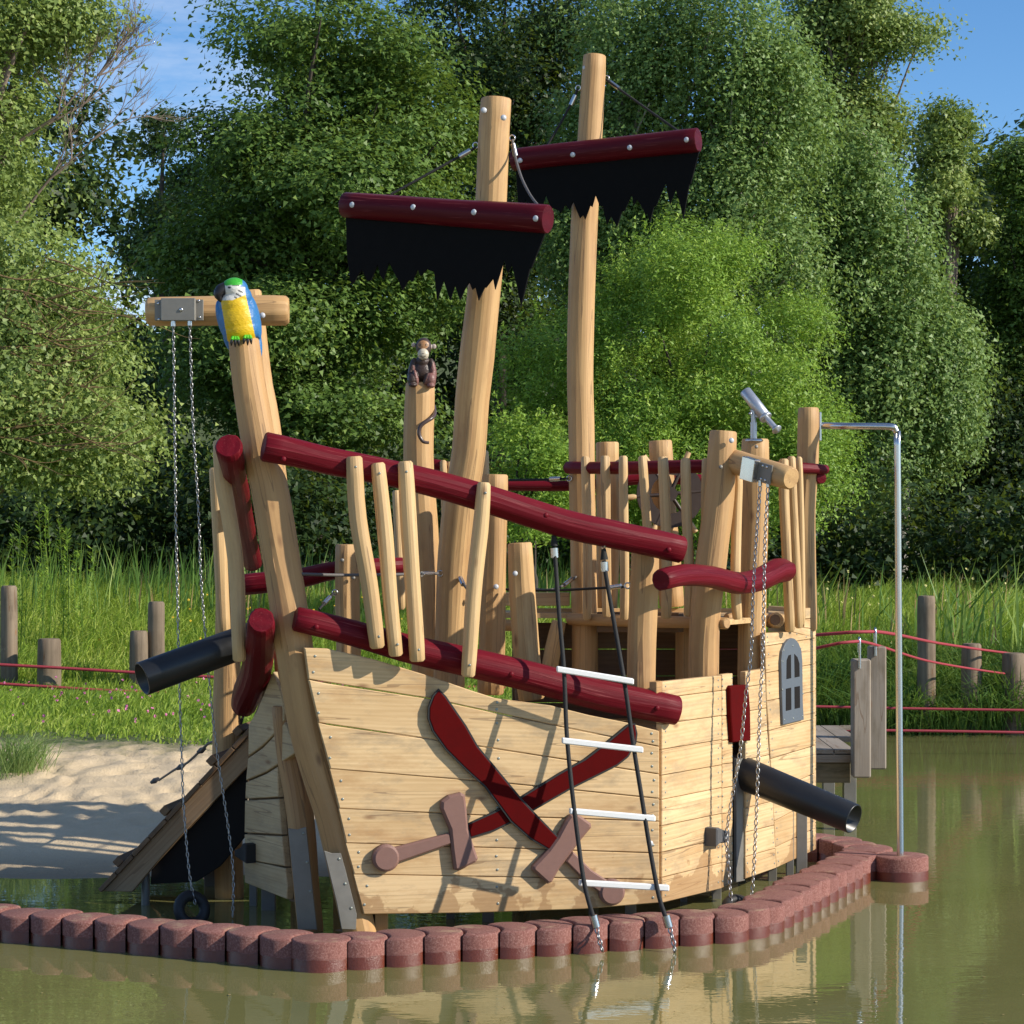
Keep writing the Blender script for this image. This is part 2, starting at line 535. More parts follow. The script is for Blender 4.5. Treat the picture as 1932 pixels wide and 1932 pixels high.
M_LOG = wood_mat('peeled_log', (0.60, 0.38, 0.165), (0.38, 0.205, 0.078), stain_amt=0.5, rings=5, bump=0.35)
M_POST = wood_mat('orange_log', (0.54, 0.325, 0.135), (0.36, 0.19, 0.075), stain_amt=0.45, rings=4, bump=0.3)
M_PICK = wood_mat('picket_wood', (0.67, 0.465, 0.23), (0.47, 0.295, 0.13), stain_amt=0.3, rings=6, bump=0.35)
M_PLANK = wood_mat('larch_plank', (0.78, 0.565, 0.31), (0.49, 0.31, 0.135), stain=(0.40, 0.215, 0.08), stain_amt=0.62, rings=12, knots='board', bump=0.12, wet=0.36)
M_PLANKB = wood_mat('larch_plank_painted_shade', (0.60, 0.45, 0.25), (0.42, 0.29, 0.15), stain=(0.26, 0.15, 0.06), stain_amt=0.4, rings=14, knots='board', bump=0.3)  # darker copy of the larch plank, port bow shade put into its colour
M_DARKW = wood_mat('old_brown_board', (0.20, 0.12, 0.06), (0.10, 0.055, 0.028), stain_amt=0.3, rings=9, bump=0.3)
M_RAMP = wood_mat('ramp_board', (0.40, 0.27, 0.15), (0.25, 0.155, 0.08), stain_amt=0.5, rings=12, bump=0.3)
M_RED = wood_mat('red_painted_log', (0.5, 0.1, 0.1), (0.4, 0.1, 0.1), paint=(0.128, 0.0035, 0.010), knots=False, rings=5, rough=0.48, bump=0.9, checks=0.6)
M_REDY = wood_mat('dark_red_painted_yard', (0.5, 0.1, 0.1), (0.4, 0.1, 0.1), paint=(0.075, 0.003, 0.008), knots=False, rings=4, rough=0.42, bump=0.25, checks=0.1)
M_REDS = plain_mat('red_stained_board', (0.085, 0.001, 0.0012), 0.7, spec=0.08, var=0.25, scale=14, bump=0.2)
M_GREYW = wood_mat('weathered_post', (0.27, 0.205, 0.14), (0.12, 0.085, 0.055), stain=(0.08, 0.055, 0.035), stain_amt=0.6, rings=5, rough=0.85, bump=0.6, checks=1.0)
M_JETTY = wood_mat('weathered_jetty_board', (0.34, 0.29, 0.235), (0.19, 0.155, 0.12), stain=(0.12, 0.085, 0.04), stain_amt=0.6, rings=10, rough=0.8, bump=0.5)
M_GALV = plain_mat('galvanised_steel', (0.22, 0.21, 0.185), 0.5, 0.3, var=0.25, scale=12, bump=0.05)
M_STEEL = plain_mat('stainless_steel', (0.60, 0.60, 0.60), 0.24, 1.0, var=0.05, scale=3, bump=0.0)
M_ALU = plain_mat('cast_aluminium', (0.50, 0.52, 0.55), 0.38, 0.75, var=0.1, scale=40, bump=0.03)
M_CAP = plain_mat('grey_plastic_cap', (0.50, 0.52, 0.55), 0.4, 0.1, var=0.05)
M_RUNG = plain_mat('white_rung', (0.82, 0.82, 0.80), 0.4, 0.0, var=0.04)
M_CHAIN = plain_mat('chain_steel', (0.42, 0.42, 0.42), 0.35, 0.9, var=0.2)
M_BLACK = plain_mat('black_plastic_tube', (0.008, 0.009, 0.011), 0.36, 0.0, var=0.4, scale=9, bump=0.1, dirt=(0.03, 0.03, 0.03))
M_RUBBER = plain_mat('black_rubber', (0.015, 0.015, 0.016), 0.6, 0.0, var=0.3, scale=20)
M_SAIL = plain_mat('black_rubber_sail', (0.0032, 0.0032, 0.0034), 0.8, 0.0, spec=0.15, var=0.3, scale=16, bump=0.15)
M_ROPE = plain_mat('black_rope', (0.012, 0.012, 0.012), 0.75, 0.0, var=0.3, scale=160, bump=0.6)
M_CABLE = plain_mat('grey_cable', (0.13, 0.12, 0.115), 0.6, 0.2, var=0.3, scale=200, bump=0.7)
M_RROPE = plain_mat('red_rope', (0.34, 0.035, 0.05), 0.7, 0.0, var=0.3, scale=120, bump=0.7)
M_BROWN = plain_mat('brown_moulded_rubber', (0.205, 0.105, 0.082), 0.62, 0.0, var=0.14, scale=26, bump=0.25, dirt=(0.30, 0.2, 0.17))
M_GREYP = plain_mat('grey_hpl_panel', (0.105, 0.125, 0.15), 0.5, 0.0, var=0.08)
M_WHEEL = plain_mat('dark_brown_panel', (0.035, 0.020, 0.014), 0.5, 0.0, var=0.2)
M_HOLD = plain_mat('grey_rubber_block', (0.09, 0.09, 0.092), 0.6, 0.0, var=0.15)
M_MOSSY = wood_mat('mossy_jetty_beam', (0.22, 0.175, 0.105), (0.10, 0.08, 0.045), stain=(0.045, 0.04, 0.018), stain_amt=0.9, rings=8, rough=0.85, bump=0.5)
M_SHADE = plain_mat('shade_and_pane_black', (0.010, 0.008, 0.007), 0.7, var=0.2, spec=0.2)  # near-black for the painted shade under the ramp and for the window panes
M_SCREW = plain_mat('screw_head', (0.30, 0.32, 0.28), 0.4, 0.6, var=0.2)

def tint_mat(name, rough=0.45, bump=0.2):
    m, nt, b, out = newmat(name)
    a = N(nt, 'ShaderNodeAttribute', attribute_name='tint').outputs['Color']
    tcn = N(nt, 'ShaderNodeTexCoord').outputs['Object']
    n = N(nt, 'ShaderNodeTexNoise', {'Vector': tcn, 'Scale': 60.0, 'Detail': 4.0}).outputs['Fac']
    c = mixc(nt, mathn(nt, 'MULTIPLY', n, 0.25), a, (0.0, 0.0, 0.0))
    nt.links.new(c, b.inputs['Base Color'])
    b.inputs['Roughness'].default_value = rough
    wv = N(nt, 'ShaderNodeTexWave', {'Vector': tcn, 'Scale': 17.0, 'Distortion': 9.0, 'Detail': 3.0, 'Detail Scale': 2.5}, bands_direction='Z').outputs['Fac']
    bp = N(nt, 'ShaderNodeBump', {'Height': mathn(nt, 'ADD', wv, n), 'Strength': bump, 'Distance': 0.004})
    nt.links.new(bp.outputs[0], b.inputs['Normal'])
    return m
M_TINT = tint_mat('painted_carving')
# ------------------------------------------------------------------ survey sheets and building planes
z1 = sv(300, 700, 700); z2 = sv(900, 1700, 1000); zP = sv(900, 1100, 700); zR = sv(1500, 1000, 800)
zL = sv(200, 1600, 800); zW = sv(0, 2000, 900); zS = sv(1750, 1600, 1070); zM = sv(900, 100, 1100)
zK = sv(1050, 880, 400); zC = sv(1950, 2050, 500); zT = sv(1950, 1050, 400); z6 = sv(500, 2200, 800)
NARROW = True

PA = Plane((-0.88, 12.95), (0.893, 13.45))      # long starboard side
PB = Plane((0.893, 13.45), (2.105, 15.40))      # stern quarter
PC = Plane((-1.655, 13.8), (-1.33, 13.3))       # port bow
def interp(tab, x):
    if x <= tab[0][0]: 
        (a, b), (c, d) = tab[0], tab[1]
    elif x >= tab[-1][0]:
        (a, b), (c, d) = tab[-2], tab[-1]
    else:
        for i in range(len(tab) - 1):
            if tab[i][0] <= x <= tab[i + 1][0]:
                (a, b), (c, d) = tab[i], tab[i + 1]; break
    return b + (d - b) * (x - a) / (c - a)
def dA(x, off): return PA.depth(x, off)

ship = thing("pirate_ship", "wooden play pirate ship with two masts and ragged black sails inside the ring of stumps",
             "play ship", (0.3, 14.3, 0.0))

# ---------------- hull planks, long side
bowx = [(1222, 574), (1282, 582), (1364, 601), (1451, 623), (1526, 640), (1591, 653), (1650, 668), (1726, 686)]
seams = [
    [(560, 1216), (617, 1223), (705, 1243), (808, 1274), (886, 1301), (936, 1317), (1042, 1331), (1113, 1349), (1184, 1363), (1245, 1379)],
    [(582, 1282), (617, 1289), (815, 1319), (1033, 1366), (1245, 1409)],
    [(601, 1364), (617, 1367), (897, 1407), (1245, 1461)],
    [(623, 1451), (957, 1478), (1245, 1507)],
    [(640, 1526), (944, 1540), (1245, 1550)],
    [(653, 1591), (1245, 1610)],
    [(668, 1650), (1245, 1660)],
    [(686, 1726), (900, 1723), (1100, 1716), (1245, 1704)],
]
screwsA = MB()
for i in range(len(seams) - 1):
    up, lo = seams[i], seams[i + 1]
    xs = [x for x, _ in up if 585 < x < 1244]; xl = [x for x, _ in lo if 690 < x < 1244]
    yl0 = lo[0][1]; yu0 = up[0][1] if i else 1222
    poly = [(interp(bowx, yl0), yl0)] + [(x, interp(lo, x)) for x in xl] + [(1244.5, interp(lo, 1244.5)), (1244.5, interp(up, 1244.5))]
    poly += [(x, interp(up, x)) for x in sorted(xs, reverse=True)] + [(interp(bowx, yu0), yu0)]
    uv = [PA.uv(PA.at(x, y, 0)) for x, y in poly]
    j = RS.uniform(-0.0015, 0.0015)
    V, F, G = slab_geo(uv, PA, j, 0.042, bev=0.005, grain=(1, -0.06 * (6 - i) / 6), gap=0.0022)
    mesh("hull_plank", V, F, M_PLANK, ship, gc=G, smooth=False)
    for sx in (interp(bowx, yu0 + 20) + 17, 938, 1232):
        for fr in (0.28, 0.75):
            yy = interp(up, sx) * (1 - fr) + interp(lo, sx) * fr
            V, F = dome_geo(PA.at(sx + RS.uniform(-3, 3), yy, 0.001 + j), PA.n, 0.0085, 0.002, 8)
            screwsA.add(V, F, None, [True] * len(F))
# ---------------- stern quarter planks (three fields)
def field(L, R, top_extra=None, off=0.0):
    for i in range(len(L) - 1):
        pix = [zS(*L[i + 1]), zS(*R[i + 1]), zS(*R[i]), zS(*L[i])]
        j = RS.uniform(-0.002, 0.002)
        uv = [PB.uv(PB.at(x, y, off + j)) for x, y in pix]
        V, F, G = slab_geo(uv, PB, off + j, 0.04, bev=0.004, grain=(1, 0), gap=0.0018)
        mesh("hull_plank", V, F, M_PLANK, ship, gc=G, smooth=False)
        for (p, q, s) in ((L, R, 0.06), (L, R, 0.94)):
            for fr in (0.3, 0.72):
                ax = p[i][0] * (1 - fr) + p[i + 1][0] * fr; ay = p[i][1] * (1 - fr) + p[i + 1][1] * fr
                bx = q[i][0] * (1 - fr) + q[i + 1][0] * fr; by = q[i][1] * (1 - fr) + q[i + 1][1] * fr
                x, y = zS(ax * (1 - s) + bx * s, ay * (1 - s) + by * s)
                V, F = dome_geo(PB.at(x, y, off + j + 0.001), PB.n, 0.007, 0.002, 8)
                screwsA.add(V, F, None, [True] * len(F))
field([(132, y) for y in (500, 583, 712, 838, 967, 1088, 1218, 1350, 1475, 1602)],
      [(430, y) for y in (468, 545, 670, 790, 915, 1028, 1157, 1282, 1402, 1530)])
field([(431, y) for y in (465, 545, 672, 795, 912, 1032, 1160, 1283, 1405, 1528)],
      [(484, y) for y in (458, 538, 665, 787, 905, 1022, 1149, 1268, 1388, 1505)], off=0.004)
field([(548, y) for y in (450, 528, 650, 770, 890, 1005, 1130, 1250, 1372, 1482)],
      [(x, y) for x, y in ((643, 436), (648, 512), (652, 632), (657, 745), (666, 865), (676, 975), (685, 1095), (690, 1215), (696, 1330), (702, 1428))], off=0.004)
field([(646, 258), (646, 325), (650, 458), (653, 598), (664, 745), (672, 885), (680, 1050), (690, 1195), (694, 1325), (702, 1427)],
      [(778, 252), (895, 285), (895, 413), (895, 548), (895, 686), (895, 818), (895, 955), (895, 1085), (895, 1230), (895, 1338)])
for (a, b, c, d) in (((778, 252), (895, 284), (895, 240), (778, 222)), ((840, 232), (895, 239), (895, 184), (840, 190)), ((845, 189), (895, 183), (895, 130), (845, 135))):
    slab("hull_plank", [zS(*p) for p in (a, b, c, d)], PB, 0.0, 0.04, M_PLANK, ship, gap=0.0015, bev=0.003)
tag(screwsA.build("plank_screws", M_SCREW, ship), None, kind="stuff")
# boards closing the stern, seen from the side
PE = Plane((2.105, 15.40), (1.86, 15.9))
for i in range(9):
    z0 = 0.17 + i * 0.185
    uv = [(0.0, z0), (0.55, z0), (0.55, z0 + 0.18), (0.0, z0 + 0.18)]
    V, F, G = slab_geo(uv, PE, 0.0, 0.04, bev=0.004, grain=(1, 0))
    mesh("hull_plank", V, F, M_PLANK, ship, gc=G, smooth=False)
# corner batten where the two sides meet
q0 = PA.at(1246, 1378, 0.004); q1 = PA.at(1246, 1704, 0.004)
slab("corner_batten", [zS(106, 503), zS(133, 497), zS(133, 582), zS(106, 590)], PB, -0.005, 0.05, M_POST, ship)

# ---------------- port bow planks
Cs = [
    [zL(1165, 1170), zL(1260, 1100), zL(1350, 1010), zL(1405, 930), zL(1412, 860), zL(1385, 740), zL(1330, 600), zL(1290, 700), zL(1225, 860), zL(1168, 950)],
    [zL(1150, 1330), zL(1280, 1275), zL(1400, 1200), zL(1505, 1132), zL(1470, 1080), zL(1410, 935), zL(1350, 1015), zL(1262, 1108), zL(1163, 1178)],
    [zL(1145, 1452), zL(1368, 1440), zL(1362, 1232), zL(1285, 1280), zL(1150, 1337)],
    [zL(1140, 1676), zL(1390, 1690), zL(1372, 1447), zL(1144, 1458)],
    [zL(1150, 1855), zL(1412, 1902), zL(1392, 1697), zL(1139, 1682)],
    [z6(418, 560), z6(700, 672), z6(705, 585), z6(690, 460), z6(412, 400)],
]
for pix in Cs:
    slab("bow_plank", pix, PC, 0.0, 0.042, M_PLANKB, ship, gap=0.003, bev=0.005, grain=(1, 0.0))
slab("backing_board", [zL(1155, 1940), z6(690, 640), z6(655, 60), zL(1370, 1235), zL(1500, 1125), zL(1405, 870), zL(1310, 620), zL(1180, 960)], PC, -0.045, 0.02, M_DARKW, ship)
slab("bow_batten", [zL(1330, 455), zL(1352, 455), zL(1440, 870), zL(1415, 872)], PC, 0.03, 0.03, M_PICK, ship)
slab("bow_batten", [zL(1412, 880), zL(1440, 875), zL(1508, 1120), zL(1470, 1110)], PC, 0.03, 0.03, M_POST, ship)
slab("inner_board", [zL(1365, 1225), zL(1400, 1215), zL(1440, 1900), zL(1400, 1900)], PC, -0.05, 0.04, M_DARKW, ship)
slab("inner_board", [z6(640, 60), z6(705, 60), z6(760, 690), z6(715, 680)], PC, -0.05, 0.04, M_DARKW, ship)

# ---------------- bow post and inner post with their steel shoes
bow_post = log("bow_post", [(459, 640, 13.03), (470, 728, 13.03), (492, 852, 13.03), (507, 915, 13.03), (521, 1000, 13.03), (546, 1150, 13.03),
                 (575, 1351, 13.04), (604, 1465, 13.05), (637, 1578, 13.06), (694, 1830, 13.08)], [57, 61, 66, 69, 70, 71, 68, 66, 64, 60], M_POST, ship, hew=0.045, n=24)
inner = log("bow_post", [(536, 1330, 13.45), (548, 1430, 13.45), (566, 1535, 13.4), (588, 1780, 13.3)], [48, 48, 50, 48], M_POST, ship)
def shoe(pix, plane, off, boltpix):
    o = slab("steel_shoe", pix, plane, off, 0.012, M_GALV, ship, bev=0.002)
    for (x, y) in boltpix:
        V, F = dome_geo(plane.at(x, y, off + 0.001), plane.n, 0.009, 0.004, 8)
        mesh("bolt", V, F, M_SCREW, o)
shoe([z6(948, 345), z6(1000, 362), z6(1060, 362), z6(1090, 470), z6(1166, 770), z6(1160, 870), z6(1065, 866), z6(1035, 700)], PA, -0.005,
     [z6(1048, 400), z6(1088, 565), z6(1128, 727)])
PF = Plane((-2, 13.12), (2, 13.12))
shoe([z6(708, 198), z6(770, 205), z6(828, 188), z6(900, 870), z6(775, 870)], PF, 0.0, [z6(812, 230), z6(835, 422), z6(857, 615)])

# ---------------- rails (dark red logs)
def boltset(parent, pts, nrm, r, mat):
    for p in pts: bolt(p, nrm, r, mat, parent)
r1 = [(497, 842), (560, 855), (617, 869), (751, 896), (897, 934), (1063, 988), (1141, 1006), (1288, 1038)]
rail1 = log("rail", [(x, y, dA(x, 0.01)) for x, y in r1], [56, 53, 52, 50, 52, 53, 54, 50], M_RED, ship, hew=0.05, n=24)
rail1["label"] = "long upper red rail sloping down along the near side"
r2 = [(556, 1168), (617, 1181), (700, 1203), (806, 1233), (1007, 1278), (1149, 1315), (1278, 1341)]
rail2 = log("rail", [(x, y, dA(x, -0.035)) for x, y in r2], [46, 47, 50, 53, 57, 58, 55], M_RED, ship, hew=0.05, n=24)
rail2["label"] = "lower red rail along the top edge of the near hull side"
for (rl, x, y, w) in ((rail1, 535, 866, 50), (rail1, 1030, 972, 50), (rail1, 1262, 1037, 50), (rail2, 597, 1183, 46), (rail2, 965, 1272, 56), (rail2, 1240, 1336, 56)):
    bolt(P(x, y, dA(x, (0.012 if rl is rail1 else -0.033) + 0.0016 * w)), PA.n, 0.016, M_RED, rl, "painted_plug")
log("rail", [(431, 840, 12.75), (440, 880, 13.0), (452, 935, 13.6), (466, 1010, 14.3), (476, 1062, 14.8)], [52, 44, 38, 35, 36], M_RED, ship)
log("rail", [(493, 1170, 12.75), (491, 1208, 13.1), (484, 1262, 13.5), (468, 1306, 13.9), (461, 1330, 14.1)], [51, 55, 56, 56, 50], M_RED, ship)
r6 = [(1247, 1095), (1285, 1087), (1340, 1089), (1396, 1100), (1439, 1090), (1464, 1077), (1483, 1076)]
log("rail", [(x, y, PB.depth(x, 0.13)) for x, y in r6], [42, 42, 41, 41, 44, 46, 44], M_RED, ship)
log("rail", [(456, 1103, 15.0), (560, 1092, 15.0), (640, 1075, 15.1), (760, 1068, 15.3)], [40, 38, 35, 32], M_RED, ship)
log("rail", [(812, 874, 15.9), (845, 881, 15.9), (876, 887, 15.9)], [20, 20, 20], M_RED, ship)
log("rail", [(934, 916, 16.4), (1090, 915, 16.4), (1220, 903, 16.4), (1340, 905, 16.4)], [18, 20, 20, 20], M_RED, ship)
log("rail", [(1070, 882, 15.45), (1200, 882, 14.85), (1352, 880, 14.45)], [23, 24, 26], M_RED, ship, chamf=0.006)
log("rail", [(1440, 882, 14.95), (1500, 882, 15.2), (1561, 886, 15.45)], [22, 22, 18], M_RED, ship, chamf=0.012)
log("rail", [(1550, 902, 15.42), (1525, 904, 16.2)], [21, 20], M_RED, ship, chamf=0.006)

# ---------------- pickets
def picket(pts, w, d, **k):
    q = [(x, y, d(x) if callable(d) else (d[i] if isinstance(d, (list, tuple)) else d)) for i, (x, y) in enumerate(pts)]
    o = log("picket", q, w, M_PICK, ship, hew=0.05, chamf=0.012, n=16, wander=0.004, **k)
    return o
pk = lambda x: dA(x, 0.105)
for pts, w in (([(668, 861), (676, 977), (696, 1101), (712, 1223)], [31, 32, 32, 29]),
               ([(713, 873), (726, 1002), (736, 1126), (747, 1238)], [27, 29, 28, 27]),
               ([(764, 870), (772, 1002), (780, 1126), (787, 1248)], [29, 31, 30, 30]),
               ([(913, 910), (906, 1002), (893, 1126), (883, 1277)], [26, 30, 29, 27])):
    o = picket(pts, w, pk)
    for (px, py) in ((pts[0][0] + 3, pts[0][1] + 20), (pts[-1][0] + 3, pts[-1][1] - 22)):
        V, F = dome_geo(P(px, py, pk(px) - 0.046), (0.1, -1, 0), 0.008, 0.003, 8)
        mesh("screw", V, F, M_SCREW, o)
picket([(416, 830), (420, 900), (437, 1001), (447, 1090), (452, 1248)], [28, 30, 29, 29, 26], 13.15)
picket([(406, 882), (411, 968), (424, 1195)], [24, 25, 24], 13.9)
for pts, w, d in (([(748, 925), (753, 1040), (757, 1150)], 16, 15.9), ([(836, 868), (840, 1000), (838, 1145)], 13, 15.8), ([(849, 871), (853, 1000), (850, 1140)], 14, 15.85),
                  ([(913, 850), (914, 900), (913, 1000)], 17, 16.2)):
    picket(pts, w, d)
zz = lambda L: [zR(*p) for p in L]
for L, w, d in (([(270, 620), (285, 1200), (282, 1710)], 17, 15.18), ([(402, 615), (405, 1100), (412, 1690)], 18, 14.98), ([(521, 616), (530, 1100), (528, 1708)], 17, 14.78),
                ([(648, 616), (670, 900), (690, 1200), (700, 1650)], 17, 14.62), ([(785, 622), (800, 900), (812, 1300), (808, 1700)], 20, 14.5), ([(935, 632), (945, 1000), (960, 1400), (955, 1685)], 19, 14.38),
                ([(1075, 632), (1070, 1000), (1080, 1500)], 17, 14.45), ([(1285, 730), (1275, 1100), (1268, 1500), (1282, 1705)], 19, 14.42)):
    picket(zz(L), w, d)
for L, w in (([(1590, 636), (1590, 900), (1610, 1300), (1632, 1787)], 19), ([(1640, 620), (1652, 900), (1672, 1300), (1692, 1762)], 16), ([(1692, 622), (1702, 900), (1708, 1300), (1712, 1738)], 13)):
    picket(zz(L), w, lambda x: PB.depth(x, 0.06))

# ---------------- uprights
def post(pts, w, d, mat=M_LOG, name="post", **k):
    return log(name, [(x, y, d) for x, y in pts], w, mat, ship, hew=0.05, **k)
p_b1 = post([(655, 1027), (656, 1130), (658, 1290)], [45, 46, 46], 14.9)
p_monk = post([(793, 722), (790, 860), (797, 1000), (803, 1120), (806, 1290)], [54, 56, 60, 60, 58], 14.9)
p_b2 = post([(934, 895), (931, 1060), (926, 1310)], [49, 48, 50], 14.6)
p_b3 = post([(980, 1024), (986, 1120), (994, 1240), (1003, 1320)], [46, 48, 50, 50], 14.0)
post([(1055, 1172), (1044, 1225), (1034, 1290)], [28, 30, 32], 15.45)
p_b5 = post([(1146, 834), (1148, 1000), (1142, 1150)], [42, 42, 42], 16.2)
p_b6 = post([(1245, 831), (1252, 950), (1268, 1145)], [44, 44, 46], 15.9)
p_q1 = post([(1218, 1001), (1216, 1100), (1211, 1200), (1207, 1350)], [50, 53, 54, 54], 13.66)
p_q2 = post([(1365, 813), (1356, 940), (1343, 1054), (1330, 1167), (1327, 1300)], [51, 56, 59, 57, 56], 14.34)
p_q3 = post([(1425, 828), (1424, 1000), (1419, 1120), (1416, 1300)], [51, 52, 52, 50], 14.85)
p_q4 = post([(1525, 769), (1524, 880), (1519, 1000), (1522, 1190)], [39, 40, 39, 38], 15.52)
p_p7 = post([(431, 1080), (429, 1260), (428, 1430), (432, 1700)], [46, 50, 54, 54], 14.45)
post([(540, 1140), (545, 1300), (560, 1560)], [44, 46, 46], 13.9)
log("post", [P(1300, 1175, 15.5), P(1300, 1300, 15.5)], [0.09, 0.09], M_LOG, ship)
p_t = post([(473, 548), (489, 700), (506, 800), (522, 950), (530, 1090), (545, 1290)], [40, 44, 45, 48, 48, 48], 13.62)
for prt, x, y, dd, r in ((p_b1, 646, 1057, 14.8, .013), (p_b1, 667, 1090, 14.8, .013), (p_b2, 936, 1107, 14.5, .018), (p_b3, 972, 1082, 13.9, .017), (p_b5, 1140, 844, 16.1, .015), (p_b5, 1156, 852, 16.1, .012),
                         (p_b6, 1236, 840, 15.8, .017), (p_q2, 1380, 831, 14.23, .018), (p_q2, 1360, 881, 14.21, .014), (p_q3, 1427, 843, 14.72, .013), (p_q4, 1530, 803, 15.42, .018), (p_q3, 1418, 1179, 14.72, .013)):
    bolt(P(x, y, dd), (0.25, -1, 0.05), r, M_CAP if r > .014 else M_GALV, prt)

# ---------------- masts, yards, sails
mast1 = log("mast", [(937, 186, 13.75), (932, 280, 13.75), (925, 400, 13.78), (915, 532, 13.82), (900, 674, 13.86), (891, 754, 13.9), (884, 853, 13.95), (867, 952, 14.0), (856, 1076, 14.05), (849, 1213, 14.1), (847, 1320, 14.1)],
            [58, 58, 58, 62, 64, 63, 63, 64, 62, 58, 58], M_LOG, ship, hew=0.04, n=26)
mast2 = log("mast", [(1122, 104, 15.6), (1114, 248, 15.6), (1102, 425, 15.6), (1095, 674, 15.6), (1097, 830, 15.6), (1099, 969, 15.6), (1103, 1195, 15.6), (1104, 1310, 15.6)],
            [42, 46, 50, 48, 48, 48, 49, 49], M_LOG, ship, hew=0.04, n=26)
for m_, x, y, d in ((mast1, 950, 222, 13.62), (mast1, 913, 208, 13.66), (mast2, 1103, 128, 15.5), (mast2, 1133, 118, 15.5)):
    bolt(P(x, y, d), (0.2, -1, 0), 0.019 if m_ is mast1 else 0.016, M_CAP, m_)
for (y) in (1183, 1207): bolt(P(1094, y, 15.46), (0, -1, 0), 0.013, M_GALV, mast2)
def yard(a, b, wa, wb, bolts):
    o = log("yard", [a, b], [wa, wb], M_REDY, ship, hew=0.02, n=26, chamf=0.006, wander=0.003)
    A, B = P(*a), P(*b); t = (B - A).normalized()
    for (x, y) in bolts:
        f = (x - a[0]) / (b[0] - a[0]); d = a[2] + (b[2] - a[2]) * f
        f2 = None
        pt = P(x, y, d); r = (wa + (wb - wa) * f) * .5 * d / FOC
        n_ = Vector((t.y, -t.x, 0)).normalized()
        if n_.y > 0: n_ = -n_
        # true position on the yard below the bolt
        pl = Plane((A.x, A.y), (B.x, B.y))
        q = pl.at(x, y, r * 0.96)
        bolt(q, pl.n, 0.019, M_CAP, o)
    return o
zm = lambda L: [zM(*p) for p in L]
ya, yb = (650, 387, 13.75), (1034, 414, 13.15)
yard1 = yard(ya, yb, 48, 54, zm([(123, 815), (418, 827), (712, 851), (1011, 881)]))
yc, ye = (969, 302, 15.75), (1318, 264, 14.95)
yard2 = yard(yc, ye, 42, 46, zm([(935, 600), (1190, 572), (1465, 538), (1740, 500)]))
def sail(a, b, pix):
    A, B = P(*a), P(*b); pl = Plane((A.x, A.y), (B.x, B.y))
    poly = [pl.uv(pl.at(x, y, 0.0)) for x, y in pix]
    V, F, G = slab_geo(poly, pl, 0.006, 0.012, bev=0.002)
    return mesh("sail", V, F, M_SAIL, ship, gc=G, smooth=False)
sail(ya, yb, zm([(92, 830), (98, 1050), (108, 1130), (114, 1180), (122, 1200), (135, 1188), (147, 1160), (172, 1130), (186, 1160), (200, 1186), (214, 1180), (246, 1105), (262, 1160), (275, 1178),
                  (301, 1092), (330, 1150), (348, 1182), (368, 1228), (392, 1185), (402, 1180), (415, 1186), (440, 1130), (455, 1160), (485, 1128), (520, 1140), (535, 1275), (566, 1180), (597, 1278), (621, 1205), (633, 1240), (645, 1278), (668, 1225),
                  (690, 1190), (705, 1226), (720, 1213), (735, 1278), (765, 1213), (770, 1217), (805, 1172), (815, 1225), (858, 1083), (866, 1110), (875, 1146), (896, 1105), (920, 1205), (940, 1310), (962, 1220), (985, 1120), (992, 1120), (1062, 940), (1040, 870)]))
sail(yc, ye, zm([(915, 640), (925, 800), (945, 850), (962, 790), (985, 905), (1010, 820), (1032, 860), (1060, 768), (1085, 830), (1120, 842), (1132, 855), (1155, 815), (1175, 842), (1192, 800), (1225, 880), (1240, 865), (1250, 887), (1275, 818), (1284, 826), (1300, 768), (1320, 820),
                  (1335, 822), (1355, 910), (1376, 873), (1405, 922), (1428, 848), (1440, 845), (1475, 766), (1485, 818), (1500, 790), (1510, 800), (1545, 865), (1548, 855), (1565, 900), (1583, 822), (1592, 822), (1640, 710), (1660, 815), (1688, 743), (1706, 800), (1725, 885), (1755, 718), (1762, 712), (1803, 555), (1780, 500)]))

# ropes that hold the yards
def ferrule(a, b, parent, r=0.016):
    return bar("ferrule", [a, b], r, M_STEEL, parent, n=12)
def stay(eye, rope, fer, w=0.0085, mat=M_ROPE, name="stay_rope", sag=None):
    """eye bolt position, rope points, ferrule ends: one part with its fittings"""
    o = bar(name, rope, w, mat, ship, n=8, step=0.05)
    if fer: ferrule(fer[0], fer[1], o)
    if eye is not None:
        ring("eye_bolt", eye, (0.3, 1, 0), 0.018, 0.005, M_STEEL, o, n=12, m=6)
    return o
d1, d2 = 13.75, 15.6
stay(P(*zM(720, 528), d1), [P(*zM(725, 535), d1), P(*zM(690, 555), d1), P(*zM(500, 660), 13.72), P(*zM(310, 765), 13.7)], (P(*zM(695, 552), d1), P(*zM(640, 583), d1)))
stay(P(*zM(897, 492), d1), [P(*zM(897, 500), d1), P(*zM(908, 570), d1 - .05), P(*zM(940, 680), 13.5), P(*zM(985, 770), 13.35), P(*zM(1020, 815), 13.25)], (P(*zM(900, 520), d1), P(*zM(913, 578), d1)), mat=M_CABLE)
stay(P(*zM(1216, 250), d2), [P(*zM(1214, 252), d2), P(*zM(1190, 310), d2), P(*zM(1125, 430), d2), P(*zM(1065, 530), d2)], (P(*zM(1203, 285), d2), P(*zM(1180, 333), d2)))
stay(P(*zM(1353, 203), d2), [P(*zM(1345, 203), d2), P(*zM(1400, 245), d2 - .1), P(*zM(1560, 360), 15.25), P(*zM(1705, 462), 15.05)], (P(*zM(1370, 222), d2), P(*zM(1412, 253), d2 - .1)))

